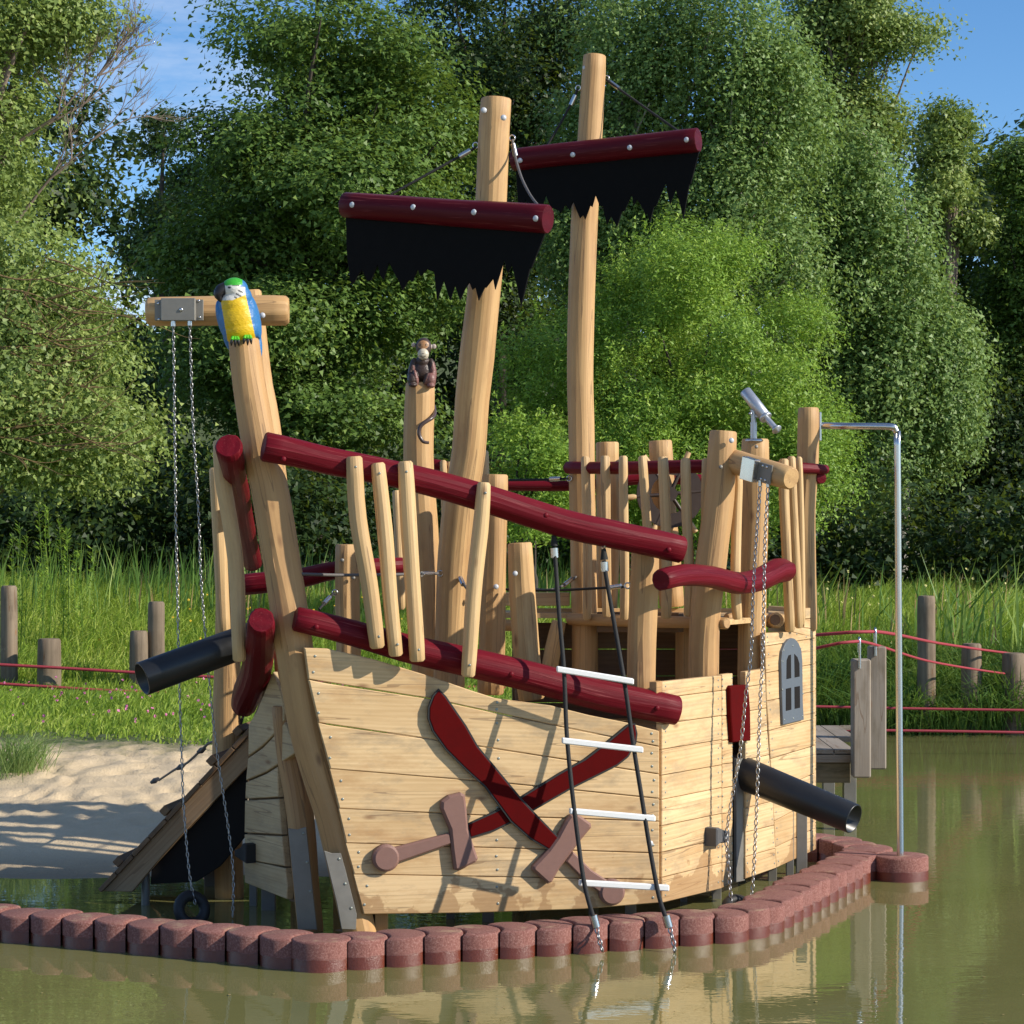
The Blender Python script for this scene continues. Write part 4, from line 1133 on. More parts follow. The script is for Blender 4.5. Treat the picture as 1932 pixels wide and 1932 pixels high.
for fx in (960, 1055):
    for dx in (-26, 0, 24):
        a, b, c = q1(fx + dx * .6, 632 - (fx > 1000) * 8, -0.07), q1(fx + dx, 655 - (fx > 1000) * 10, -0.105), q1(fx + dx * 1.15, 705 - (fx > 1000) * 12 - abs(dx) * .4, -0.098)
        V, F, G, SM = tube([a, b], [0.012, 0.010], n=10, step=0.01); mesh("toe", V, F, mfoot, parrot, smooth=True)
        V, F, G, SM = tube([b, b.lerp(c, .5) + Vector((0, -0.006, 0)), c], [0.009, 0.008, 0.003], n=8, step=0.008); mesh("claw", V, F, mclaw, parrot, smooth=True)

monkey = thing("monkey_figure", "small carved brown monkey with pale muzzle sitting on top of a log post", "monkey figure", tuple(P(793, 722, 14.85)))
DMK = 14.86
def k_(x, y, dz=0.0):
    a = zK(x, y); return P(a[0], a[1], DMK + dz)
MBR, MPK, MCR, MTN = (0.055, 0.033, 0.027), (0.22, 0.10, 0.085), (0.60, 0.54, 0.42), (0.42, 0.22, 0.10)
def mon_paint(v):
    ux = 966 + v.x * FOC / v.y; uy = 966 - (v.z - EYE) * FOC / v.y
    x = (ux * 1.45963 - 1050) / 0.20704; y = (uy * 1.45963 - 880) / 0.20704
    if v.y > DMK + 0.02: return MBR
    if (x - 558) ** 2 + (y - 462) ** 2 < 76 ** 2:
        if abs(math.hypot(x - 552, (y - 450) * 1.0) - 48) < 5 and y > 478: return (0.10, 0.08, 0.06)
        if (x - 553) ** 2 + (y - 452) ** 2 < 90: return (0.05, 0.04, 0.03)
        return MCR
    for ex in (512, 600):
        if abs(math.hypot(x - ex, y - 336) - 13) < 5: return (0.05, 0.035, 0.02)
    if ((x - 558) / 76) ** 2 + ((y - 335) / 58) ** 2 < 1: return MTN
    if x < 452 and 290 < y < 385 and x > 395 or x > 665 and 310 < y < 400: return (0.5, 0.42, 0.36)
    if x > 575 + (850 - y) * 0.42 and y > 560 and x > 560: return MPK  # sunlit side of the right-hand limbs, painted as a pinker brown
    if y > 600 and 410 + (y - 600) * .25 < x < 430 + (y - 600) * .36: return MPK
    return MBR
sM = 0.0000503 * 10
u = lambda z: z * 0.20704 / 1.45963 * 14.86 / FOC
blob_mesh("body", [
    (k_(563, 365), (u(106), u(100), u(125)), ID), (k_(558, 462, -0.045), (u(76), u(60), u(76)), ID),
    (k_(430, 338), (u(32), u(18), u(34)), ID), (k_(700, 358), (u(34), u(18), u(36)), ID),
    (k_(548, 560), (u(95), u(90), u(90)), ID), (k_(545, 690, 0.01), (u(135), u(110), u(150)), ID),
    (k_(410, 650, -0.01), (u(48), u(60), u(150)), rotm('Y', 12)), (k_(685, 660, -0.01), (u(46), u(60), u(150)), rotm('Y', -10)),
    (k_(415, 800, -0.045), (u(68), u(70), u(92)), ID), (k_(655, 800, -0.045), (u(72), u(70), u(92)), ID),
    (k_(385, 780, -0.03), (u(40), u(50), u(110)), ID), (k_(690, 790, -0.03), (u(38), u(50), u(110)), ID),
    (k_(460, 770, -0.05), (u(36), u(50), u(110)), rotm('Y', -12)), (k_(600, 790, -0.05), (u(36), u(50), u(90)), rotm('Y', 16)),
    (k_(420, 872, -0.06), (u(60), u(60), u(30)), ID), (k_(660, 880, -0.06), (u(56), u(60), u(34)), ID),
], 0.0034, mon_paint, monkey, M_TINT, 3)
mtail = plain_mat("brown_gloss_paint", (0.075, 0.05, 0.045), 0.3)
bar("tail", [k_(706, 1150, .09), k_(712, 1250, -.01), k_(690, 1295, -0.06), k_(640, 1330, -0.09), k_(560, 1380, -0.105), k_(512, 1440, -0.108), k_(502, 1530, -0.108), k_(540, 1605, -0.108), k_(575, 1632, -0.108), k_(632, 1638, -0.10)],
    [.010, .013, .0135, .0135, .0135, .0135, .013, .012, .011, .010], mtail, monkey, n=12, step=0.02)

# ================================================================== red stumps round the ship
m, nt, b, out = newmat("red_concrete")
geo = N(nt, 'ShaderNodeNewGeometry').outputs['Position']
n1 = N(nt, 'ShaderNodeTexNoise', {'Vector': geo, 'Scale': 95.0, 'Detail': 4.0, 'Roughness': 0.85}).outputs['Fac']
n2 = N(nt, 'ShaderNodeTexNoise', {'Vector': geo, 'Scale': 9.0, 'Detail': 5.0, 'Roughness': 0.6}).outputs['Fac']
oi = N(nt, 'ShaderNodeObjectInfo').outputs['Random']
c = ramp(nt, n1, [(0.30, (0.070, 0.024, 0.019)), (0.48, (0.225, 0.083, 0.064)), (0.70, (0.50, 0.31, 0.26))])
c = mixc(nt, mathn(nt, 'MULTIPLY', n2, 0.45), c, (0.20, 0.060, 0.050))
c = mixc(nt, mathn(nt, 'MULTIPLY', oi, 0.4), c, (0.15, 0.065, 0.055))
# pale grit and algae on the flat tops
gn = N(nt, 'ShaderNodeNewGeometry').outputs['Normal']
gz = N(nt, 'ShaderNodeSeparateXYZ', {'Vector': gn}).outputs[2]
n3 = N(nt, 'ShaderNodeTexNoise', {'Vector': geo, 'Scale': 5.0, 'Detail': 6.0, 'Roughness': 0.7}).outputs['Fac']
top = mathn(nt, 'MULTIPLY', mathn(nt, 'GREATER_THAN', gz, 0.8), N(nt, 'ShaderNodeMapRange', {'Value': n3, 'From Min': 0.55, 'From Max': 0.68, 'To Max': 0.6}).outputs[0])
c = mixc(nt, top, c, (0.42, 0.31, 0.19))
wz = N(nt, 'ShaderNodeSeparateXYZ', {'Vector': geo}).outputs[2]
lim = mathn(nt, 'ADD', wz, mathn(nt, 'MULTIPLY', n2, -0.05))
wetm = N(nt, 'ShaderNodeMapRange', {'Value': lim, 'From Min': 0.038, 'From Max': 0.046, 'To Min': 1.0, 'To Max': 0.0}).outputs[0]
c = mixc(nt, wetm, c, mixc(nt, n1, (0.075, 0.016, 0.009), (0.19, 0.050, 0.028)))
nt.links.new(c, b.inputs['Base Color'])
rr = N(nt, 'ShaderNodeMapRange', {'Value': wetm, 'To Min': 0.9, 'To Max': 0.25}).outputs[0]
nt.links.new(rr, b.inputs['Roughness'])
bp = N(nt, 'ShaderNodeBump', {'Height': n1, 'Strength': 0.6, 'Distance': 0.004}); nt.links.new(bp.outputs[0], b.inputs['Normal'])
M_STUMP = m
R_ST, PITCH, TOPZ = 0.154, 0.220, 0.163
def stump_mesh(notch, r=R_ST, pitch=PITCH, elong=0.0):
    n = 44; prof = []
    for i in range(n):
        th = 2 * math.pi * i / n
        p = Vector((math.cos(th) * (r + elong * abs(math.cos(th))), math.sin(th) * r))
        if notch:
            q = p - Vector((-pitch, 0))
            if q.length < r + 0.009:
                # project onto neighbour circle
                y = p.y; xx = math.sqrt(max(0, (r + 0.009) ** 2 - y * y)); p = Vector((-pitch + xx, y))
        prof.append(p)
    V, F, SMs = [], [], []
    levels = [(-0.25, 0.0), (TOPZ - 0.014, 0.0), (TOPZ - 0.004, 0.005), (TOPZ, 0.016)]
    for z, ins in levels:
        pp = inset2d([tuple(p) for p in prof], ins) if ins else prof
        for p in pp: V.append((p[0], p[1], z))
    for j in range(3):
        for i in range(n):
            i2 = (i + 1) % n; F.append((j * n + i, j * n + i2, (j + 1) * n + i2, (j + 1) * n + i)); SMs.append(j < 1)
    F.append(tuple(range(3 * n, 4 * n))); SMs.append(False)
    me = bpy.data.meshes.new("stump"); me.from_pydata(V, [], F); me.materials.append(M_STUMP)
    me.polygons.foreach_set('use_smooth', SMs); me.update()
    # keep the vertical rim crisp where the notch meets the round face
    me.set_sharp_from_angle(angle=math.radians(50))
    return me
me_full, me_notch = stump_mesh(False, elong=0.012), stump_mesh(True)
def stump(me, x, y, ang, label, dz=0.0):
    o = bpy.data.objects.new("palisade_stump", me); S.collection.objects.link(o)
    o.location = (x, y, dz); o.rotation_euler = (RS.uniform(-.01, .01), RS.uniform(-.01, .01), ang)
    tag(o, label, "stump", "red concrete stumps around the play ship")
    return o
ORDN = ["first", "second", "third", "fourth", "fifth", "sixth", "seventh", "eighth", "ninth", "tenth", "eleventh", "twelfth", "thirteenth", "fourteenth", "fifteenth", "sixteenth"]
cn_ = Vector((P(605, 966, 12.18).x, 12.22))
stump(me_full, cn_.x, cn_.y, 0.1, "fully round red concrete stump at the front corner of the ring, nearest the viewer")
# front row to the right
def row(start, pts, n, label, PITCH=PITCH):
    """walk along a polyline with the stump pitch; the notch faces the previous stump"""
    prev = start; out_ = []
    seg = [start] + pts
    L = [(seg[i + 1] - seg[i]).length for i in range(len(seg) - 1)]
    for i in range(n):
        s = PITCH * (i + 1)
        acc = 0; p = None
        for k, l in enumerate(L):
            if s <= acc + l: p = seg[k].lerp(seg[k + 1], (s - acc) / l); break
            acc += l
        if p is None: p = seg[-1] + (seg[-1] - seg[-2]).normalized() * (s - acc)
        d = p - prev
        out_.append((p, math.atan2(d.y, d.x)))
        prev = p
    for i, (p, a) in enumerate(out_):
        stump(me_notch, p.x, p.y, a, label(i), dz=RS.uniform(-0.009, 0.007))
    return out_
A_ = Vector((P(1430, 966, 13.10).x, 13.11))
front = row(cn_, [A_], 11, lambda i: "red concrete stump, %s to the right of the round front corner stump" % ORDN[i])
e1 = front[-1][0]
B_ = Vector((2.44, 15.42))
nright = int((B_ - e1).length / 0.19) + 1
row(e1, [e1 + Vector((0.20, 0.19)), B_], nright, lambda i: "red concrete stump, %s in the right row counted from the rope ladder end" % ORDN[min(i, 15)], PITCH=0.19)
e2 = B_ 
row(B_ + Vector((0.02, 0.05)), [Vector((2.38, 15.85)), Vector((1.9, 16.35)), Vector((0.9, 16.9))], 9, lambda i: "red concrete stump of the back row behind the stern, %s from the steel pole" % ORDN[i])
lft = row(cn_, [Vector((P(430, 966, 12.5).x, 12.50)), Vector((P(0, 966, 13.12).x, 13.12)), Vector((-3.9, 13.45))], 13, lambda i: "red concrete stump in the left row, %s from the front corner stump" % ORDN[i])
pb = stump(stump_mesh(False, r=0.165, elong=0.02), 2.655, 15.17, 0.2, "single wide red stump in open water carrying the foot of the steel pole")

# ================================================================== water and ground
m, nt, b, out = newmat("pond_water")
geo = N(nt, 'ShaderNodeNewGeometry').outputs['Position']
mpa = N(nt, 'ShaderNodeMapping', {'Vector': geo, 'Scale': (1.0, 2.2, 1.0)}).outputs[0]
w1 = N(nt, 'ShaderNodeTexNoise', {'Vector': mpa, 'Scale': 2.6, 'Detail': 3.0, 'Roughness': 0.55, 'Distortion': 0.4}).outputs['Fac']
w2 = N(nt, 'ShaderNodeTexNoise', {'Vector': mpa, 'Scale': 11.0, 'Detail': 2.0, 'Roughness': 0.5}).outputs['Fac']
pat = N(nt, 'ShaderNodeTexNoise', {'Vector': geo, 'Scale': 0.55, 'Detail': 2.0}).outputs['Fac']
amp = N(nt, 'ShaderNodeMapRange', {'Value': mathn(nt, 'ADD', pat, mathn(nt, 'MULTIPLY', N(nt, 'ShaderNodeSeparateXYZ', {'Vector': geo}).outputs[0], 0.045)), 'From Min': 0.42, 'From Max': 0.66, 'To Min': 0.2, 'To Max': 1.6}).outputs[0]
hh = mathn(nt, 'ADD', mathn(nt, 'MULTIPLY', w1, 0.55), mathn(nt, 'MULTIPLY', w2, mathn(nt, 'MULTIPLY', amp, 0.22)))
bp = N(nt, 'ShaderNodeBump', {'Height': hh, 'Strength': 0.35, 'Distance': 0.0065})
silt = N(nt, 'ShaderNodeTexNoise', {'Vector': geo, 'Scale': 0.9, 'Detail': 4.0, 'Roughness': 0.6}).outputs['Fac']
c = mixc(nt, silt, (0.125, 0.132, 0.040), (0.215, 0.200, 0.082))
nt.links.new(c, b.inputs['Base Color'])
b.inputs['Roughness'].default_value = 0.012
b.inputs['IOR'].default_value = 1.62
nt.links.new(bp.outputs[0], b.inputs['Normal'])
M_WATER = m
wat = mesh("water", [(-160, -30, 0), (160, -30, 0), (160, 60, 0), (-160, 60, 0)], [(0, 1, 2, 3)], M_WATER, None, smooth=False)
wat["kind"] = "structure"

rng = np.random.default_rng(11)
def sstep(a, b, x):
    t = np.clip((x - a) / (b - a), 0, 1); return t * t * (3 - 2 * t)
def shoreL(X): return 15.42 + 0.22 * np.sin(X * 0.9 + 0.5) + 0.12 * np.sin(2.3 * X)
def ground_h(X, Y):
    X = np.asarray(X, float); Y = np.asarray(Y, float)
    t = Y - shoreL(X)
    hl = np.where(t < 0, np.maximum(-0.6, 0.10 * t), 0.50 * sstep(-0.5, 4.3, t) - 0.50 * sstep(-0.5, 4.3, 0 * t) + 0.50 * sstep(8.0, 15.5, t) + 0.25 * sstep(15, 32, t))
    t2 = Y - (25.1 + 0.15 * np.sin(X * 1.7))
    hr = np.where(t2 < 0, np.maximum(-0.6, 0.35 * t2), 0.30 * sstep(0, 0.9, t2) + 0.50 * sstep(0.6, 7, t2) + 0.25 * sstep(7, 20, t2))
    w = sstep(0.2, 1.9, X)
    h = hl * (1 - w) + hr * w
    h = h + 0.10 * np.exp(-(((X + 0.98) / 0.30) ** 2 + ((Y - 13.25) / 0.25) ** 2)) * 2.2 * (h > -0.6)
    h = np.where(Y < 6, np.maximum(h, 1.1 - 1.7 * sstep(1.2, 4.5, Y)), h)
    h = h + 9.0 * sstep(60, 95, Y)
    return h
xs = np.concatenate([np.linspace(-160, -13, 22), np.linspace(-12, 3.0, 260), np.linspace(3.4, 14, 30), np.linspace(18, 160, 18)])
ys = np.concatenate([np.linspace(-40, 12.5, 24), np.linspace(12.8, 15.0, 14), np.linspace(15.05, 20.5, 150), np.linspace(20.8, 34, 40), np.linspace(38, 320, 30)])
XX, YY = np.meshgrid(xs, ys)
HH = ground_h(XX, YY)
# trampled, footprinted sand
pn = rng.uniform(0, 6.28, (40,)); kk = rng.normal(0, 1, (40, 2)) * np.array([1, 1.6]); kk = kk / np.linalg.norm(kk, axis=1)[:, None] * rng.uniform(9, 30, (40, 1))
bumpy = sum(np.sin(XX * k[0] + YY * k[1] + p) / (1 + 0.09 * np.hypot(*k)) for k, p in zip(kk, pn))
bumpy = bumpy / 7.0
foot = np.zeros_like(XX)
for q_ in range(900):
    fx, fy, fa = rng.uniform(-9, 0.5), rng.uniform(15.9, 20.6), rng.uniform(0, 3.14)
    ix = slice(np.searchsorted(xs, fx - .3), np.searchsorted(xs, fx + .3)); iy = slice(np.searchsorted(ys, fy - .3), np.searchsorted(ys, fy + .3))
    dx_, dy_ = XX[iy, ix] - fx, YY[iy, ix] - fy
    a_, b_2 = dx_ * math.cos(fa) + dy_ * math.sin(fa), -dx_ * math.sin(fa) + dy_ * math.cos(fa)
    r2 = (a_ / .13) ** 2 + (b_2 / .065) ** 2
    foot[iy, ix] += -0.040 * np.exp(-r2) + 0.020 * np.exp(-(np.sqrt(r2) - 1.5) ** 2 * 3)
foot = np.clip(foot, -0.06, 0.05)
sandm = sstep(15.9, 17.6, YY) * (1 - sstep(20.5, 22, YY)) * sstep(-12.2, -11.5, XX)
HH = HH + (0.010 * np.clip(bumpy, -1.5, 0.7) + 0.004 * rng.normal(size=HH.shape) + 0.55 * foot) * sandm
ny, nx = XX.shape
gv = np.stack([XX, YY, HH], -1).reshape(-1, 3)
ii = np.arange(ny * nx).reshape(ny, nx)
gf = np.stack([ii[:-1, :-1], ii[:-1, 1:], ii[1:, 1:], ii[1:, :-1]], -1).reshape(-1, 4)
def fast_mesh(name, V, nper, mat, parent=None, rnd=None, smooth=False, F=None):
    """V (n*nper, 3): consecutive groups of nper vertices are faces"""
    me = bpy.data.meshes.new(name)
    V = np.ascontiguousarray(V, dtype=np.float32)
    org = ORG.get(parent) if parent is not None else None
    if org is not None: V = V - np.array(org, dtype=np.float32)
    me.vertices.add(len(V)); me.vertices.foreach_set('co', V.ravel())
    idx = np.arange(len(V), dtype=np.int32) if F is None else np.ascontiguousarray(F, dtype=np.int32).ravel()
    nf = len(idx) // nper
    me.loops.add(len(idx)); me.loops.foreach_set('vertex_index', idx)
    me.polygons.add(nf); me.polygons.foreach_set('loop_start', np.arange(nf, dtype=np.int32) * nper)
    me.polygons.foreach_set('use_smooth', np.full(nf, smooth))
    if rnd is not None:
        a = me.attributes.new('rnd', 'FLOAT', 'FACE'); a.data.foreach_set('value', rnd.astype(np.float32))
    me.update(calc_edges=True); me.validate(verbose=False)
    if mat: me.materials.append(mat)
    o = bpy.data.objects.new(name, me); link(o, parent)
    if parent is not None: ORG[o] = ORG.get(parent)
    return o
m, nt, b, out = newmat("sand_and_soil")
geo = N(nt, 'ShaderNodeNewGeometry').outputs['Position']
a = N(nt, 'ShaderNodeTexNoise', {'Vector': geo, 'Scale': 5.0, 'Detail': 8.0, 'Roughness': 0.65}).outputs['Fac']
a2 = N(nt, 'ShaderNodeTexNoise', {'Vector': geo, 'Scale': 60.0, 'Detail': 4.0, 'Roughness': 0.7}).outputs['Fac']
sand = mixc(nt, a, (0.54, 0.42, 0.255), (0.76, 0.61, 0.41))
sand = mixc(nt, mathn(nt, 'MULTIPLY', a2, 0.45), sand, (0.36, 0.27, 0.17))
sp = N(nt, 'ShaderNodeSeparateXYZ', {'Vector': geo})
wetl = N(nt, 'ShaderNodeMapRange', {'Value': mathn(nt, 'ADD', sp.outputs[2], mathn(nt, 'MULTIPLY', a, -0.05)), 'From Min': -0.02, 'From Max': 0.05, 'To Min': 0.72, 'To Max': 0.0}).outputs[0]
sand = mixc(nt, wetl, sand, (0.17, 0.125, 0.075))
edge = mathn(nt, 'ADD', sp.outputs[1], mathn(nt, 'ADD', mathn(nt, 'MULTIPLY', a, 1.8), mathn(nt, 'MULTIPLY', sp.outputs[0], 0.17)))
gm = N(nt, 'ShaderNodeMapRange', {'Value': edge, 'From Min': 19.0, 'From Max': 19.8}).outputs[0]
c = mixc(nt, gm, sand, mixc(nt, a2, (0.035, 0.055, 0.015), (0.10, 0.13, 0.04)))
nt.links.new(c, b.inputs['Base Color']); b.inputs['Roughness'].default_value = 0.95
bp = N(nt, 'ShaderNodeBump', {'Height': mathn(nt, 'ADD', a, mathn(nt, 'MULTIPLY', a2, 0.3)), 'Strength': 0.8, 'Distance': 0.03})
nt.links.new(bp.outputs[0], b.inputs['Normal'])
gr = fast_mesh("ground", gv, 4, m, None, smooth=True, F=gf)
gr["kind"] = "structure"

# ================================================================== jetty, posts and red ropes
jet = thing("jetty", "weathered grey wooden jetty platform beyond the stern", "jetty", (2.2, 18.2, 0))
zj = 0.65
for i in range(17):
    x0 = 0.20 + i * 0.165
    ya_ = 17.33 + max(0.0, x0 + .16 - 2.68) * 6.2; yb_2 = 19.3
    V, F, G = box_geo((x0 + 0.08, (ya_ + yb_2) / 2, zj - 0.02), (1, 0, 0), (0, 0, 1), (0, 1, 0), 0.155, 0.04, yb_2 - ya_, seed=i * 2.3)
    mesh("deck_board", V, F, M_JETTY, jet, gc=G, smooth=False)
box("beam", (1.44, 17.40, 0.585), (0, 1, 0), (0, 0, 1), (1, 0, 0), 0.14, 0.075, 2.44, M_JETTY, jet)
box("beam", (1.44, 17.42, 0.465), (0, 1, 0), (0, 0, 1), (1, 0, 0), 0.12, 0.155, 2.40, M_MOSSY, jet)
box("beam", (1.62, 19.1, 0.530), (0, 1, 0), (0, 0, 1), (1, 0, 0), 0.12, 0.165, 2.12, M_JETTY, jet)
box("beam", (2.60, 18.2, 0.50), (1, 0, 0), (0, 0, 1), (0, 1, 0), 0.07, 0.10, 1.6, M_JETTY, jet)
for x, y in ((2.655, 17.52), (2.70, 19.0), (1.0, 17.52)):
    box("leg", (x, y, 0.08), (1, 0, 0), (0, 1, 0), (0, 0, 1), 0.10, 0.08, 0.80, M_GALV, jet, bev=0.004)
def jpost(x, ytop, ybot, d, w, hook):
    a, b_ = P(x, ytop, d), P(x, ybot, d); s_ = w * d / FOC
    o = box("rail_post", (a + b_) / 2, (1, 0, 0), (0, 1, 0), (0, 0, 1), s_, 0.14, (a - b_).length, M_GREYW if 0 else M_JETTY, jet, bev=0.012)
    h0 = P(x - 2, ytop + 18, d - 0.08); h1 = P(x - 2, hook, d - 0.08)
    bar("rope_hook", [h0, h1 - Vector((0, 0, .02)), h1 + Vector((0.0, 0.02, 0.012)), h1 + Vector((0, 0.045, 0)), h1 + Vector((0, 0.05, -.1))], 0.0105, M_STEEL, jet, n=10, step=0.01)
    return h1
h_a = jpost(1624, 1243, 1466, 17.25, 34, 1207)
h_b = jpost(1654, 1219, 1450, 18.2, 32, 1189)
def rope(name, pts, r, label, group="red ropes by the water"):
    V, F, G, SM = tube(pts, r, n=8, step=0.4)
    o = mesh("rope", V, F, M_RROPE, None, gc=G, smooth=SM)
    tag(o, label, "rope", group)
    return o
rope("rope", [P(1300, 1222, 17.5), P(1540, 1223, 17.25), h_a + Vector((0, .02, -.012)), P(1760, 1249, 22.2), P(1932, 1276, 25.4), P(2200, 1310, 25.5)], 0.012, "front red handrail rope hung on the nearer jetty post hook")
rope("rope", [P(1300, 1194, 18.4), P(1540, 1198, 18.3), h_b + Vector((0, .02, -.012)), P(1780, 1215, 23.0), P(1932, 1236, 25.8), P(2200, 1265, 26.5)], 0.014, "rear red handrail rope hung on the farther jetty post hook")
rope("rope", [P(1400, 1331, 24.0), P(1540, 1333, 24.0), P(1730, 1337, 24.0), P(1932, 1340, 24.0), P(2200, 1344, 24)], 0.014, "thin red rope stretched low in front of the reeds")
rope("rope", [P(1560, 1377, 22.9), P(1750, 1379, 22.9), P(1932, 1382, 22.9), P(2200, 1386, 23)], 0.0135, "lowest thin red rope just above the water on the right")
rope("rope", [P(-300, 1240, 24.6), P(0, 1254, 24.6), P(160, 1263, 24.6), P(430, 1279, 24.6), P(700, 1290, 24.6), P(1000, 1300, 24.6)], 0.017, "upper red rope across the meadow on the left")
rope("rope", [P(-300, 1275, 24.2), P(0, 1290, 24.2), P(140, 1299, 24.2), P(250, 1305, 24.2), P(420, 1312, 24.2), P(700, 1318, 24.2)], 0.016, "lower red rope across the meadow on the left")
def stake(x, ytop, ybot, w, d, label):
    p0 = P(x, ybot, d); p1 = P(x, ytop, d); r = w * .5 * d / FOC
    p0.z = min(p0.z, float(ground_h(p0.x, p0.y))) - 0.3
    V, F, G, SM = tube([p1, p0], [r, r * 1.06], n=18, hew=0.05, chamf=0.02, step=0.15)
    o = mesh("wooden_post", V, F, M_GREYW, None, gc=G, smooth=SM, org=Vector((p0.x, p0.y, 0)))
    tag(o, label, "post", "weathered wooden posts along the shore")
stake(17, 1105, 1300, 31, 25.0, "tall weathered wooden post at the left edge of the meadow")
stake(93, 1205, 1310, 44, 24.8, "short thick wooden stump beside the tall post on the far left")
stake(262, 1190, 1300, 33, 25.0, "short wooden post in the grass left of its taller neighbour above the cannon")
stake(295, 1135, 1300, 31, 25.1, "tall wooden post with notched top in the grass above the black cannon")
stake(1748, 1124, 1400, 33, 25.2, "tall weathered wooden post at the reeds, right of the steel pole")
stake(1833, 1214, 1400, 37, 25.2, "shorter wooden post in the reeds, second from the right edge")
stake(1912, 1232, 1400, 42, 25.1, "thick short wooden post at the right edge of the reeds")

# ================================================================== vegetation
def leaf_mat(name, c0, c1, c2, trans=0.35, rough=0.5):
    m, nt, b, out = newmat(name)
    a = N(nt, 'ShaderNodeAttribute', attribute_name='rnd').outputs['Fac']
    c = ramp(nt, a, [(0.0, c0), (0.55, c1), (1.0, c2)])
    nt.links.new(c, b.inputs['Base Color'])
    b.inputs['Roughness'].default_value = rough
    b.inputs['Specular IOR Level'].default_value = 0.35
    t = N(nt, 'ShaderNodeBsdfTranslucent', {'Color': mixc(nt, 0.35, c, (0.35, 0.45, 0.04))})
    mx = N(nt, 'ShaderNodeMixShader', {0: trans})
    nt.links.new(b.outputs[0], mx.inputs[1]); nt.links.new(t.outputs[0], mx.inputs[2])
    nt.links.new(mx.outputs[0], out.inputs[0])
    return m
L_ALDER = leaf_mat("alder_leaves", (0.04, 0.085, 0.018), (0.12, 0.21, 0.04), (0.28, 0.40, 0.09))
L_DARK = leaf_mat("shade_dark_leaves", (0.014, 0.032, 0.010), (0.032, 0.066, 0.018), (0.075, 0.135, 0.034))  # canopy shade of the background wood is put into this leaf colour
L_BIRCH = leaf_mat("birch_leaves", (0.085, 0.15, 0.045), (0.195, 0.31, 0.082), (0.38, 0.50, 0.18))
L_WILLOW = leaf_mat("willow_leaves", (0.095, 0.18, 0.025), (0.235, 0.39, 0.05), (0.41, 0.54, 0.09))
L_POPLAR = leaf_mat("poplar_leaves", (0.10, 0.155, 0.042), (0.245, 0.335, 0.085), (0.46, 0.52, 0.16))
L_GRASS = leaf_mat("meadow_grass", (0.16, 0.27, 0.035), (0.36, 0.50, 0.06), (0.60, 0.66, 0.16), trans=0.4)
L_REED = leaf_mat("reed_blades", (0.06, 0.14, 0.03), (0.16, 0.29, 0.055), (0.34, 0.44, 0.10), trans=0.35)
L_STRAW = leaf_mat("dry_stalks", (0.25, 0.17, 0.07), (0.36, 0.26, 0.11), (0.48, 0.36, 0.17), trans=0.2)
M_BARK = plain_mat("dark_bark", (0.060, 0.048, 0.036), 0.9, var=0.4, scale=14, bump=0.8)
M_TWIG = plain_mat("yellow_brown_twig", (0.20, 0.13, 0.055), 0.85, var=0.3, scale=14, bump=0.5)
M_BIRCHB = plain_mat("birch_bark", (0.42, 0.38, 0.32), 0.85, var=0.45, scale=5, bump=0.4, dirt=(0.04, 0.035, 0.03))
M_BARE = plain_mat("bare_branch_bark", (0.22, 0.165, 0.13), 0.9, var=0.3, scale=10)

def unit(v): return v / np.maximum(np.linalg.norm(v, axis=-1, keepdims=True), 1e-9)
def leaf_quads(C, Nn, size, aspect=0.62, tang=None):
    n = len(C)
    r = rng.normal(size=(n, 3)) if tang is None else tang
    T = unit(r - Nn * (r * Nn).sum(-1, keepdims=True)); B = np.cross(Nn, T)
    L = (size * rng.uniform(0.65, 1.25, (n, 1))) * 0.5
    V = np.stack([C - T * L, C + B * L * aspect, C + T * L, C - B * L * aspect], 1)
    return V.reshape(-1, 3)
def leaf_tris(C, Nn, size, aspect=0.62):
    n = len(C); r = rng.normal(size=(n, 3))
    T = unit(r - Nn * (r * Nn).sum(-1, keepdims=True)); B = np.cross(Nn, T)
    L = (size * rng.uniform(0.55, 1.35, (n, 1))) * 0.5
    V = np.stack([C + T * L * 1.25, C - T * L * .75 + B * L * aspect * 1.3, C - T * L * .75 - B * L * aspect * 1.3], 1)
    return V.reshape(-1, 3)
def lump(D, ph, k=3.0):
    return (np.sin(D[:, 0] * k + ph[0]) + np.sin(D[:, 1] * k + ph[1]) + np.sin(D[:, 2] * k * 1.2 + ph[2]) + np.sin((D[:, 0] + D[:, 2]) * k * 1.9 + ph[3])) / 4
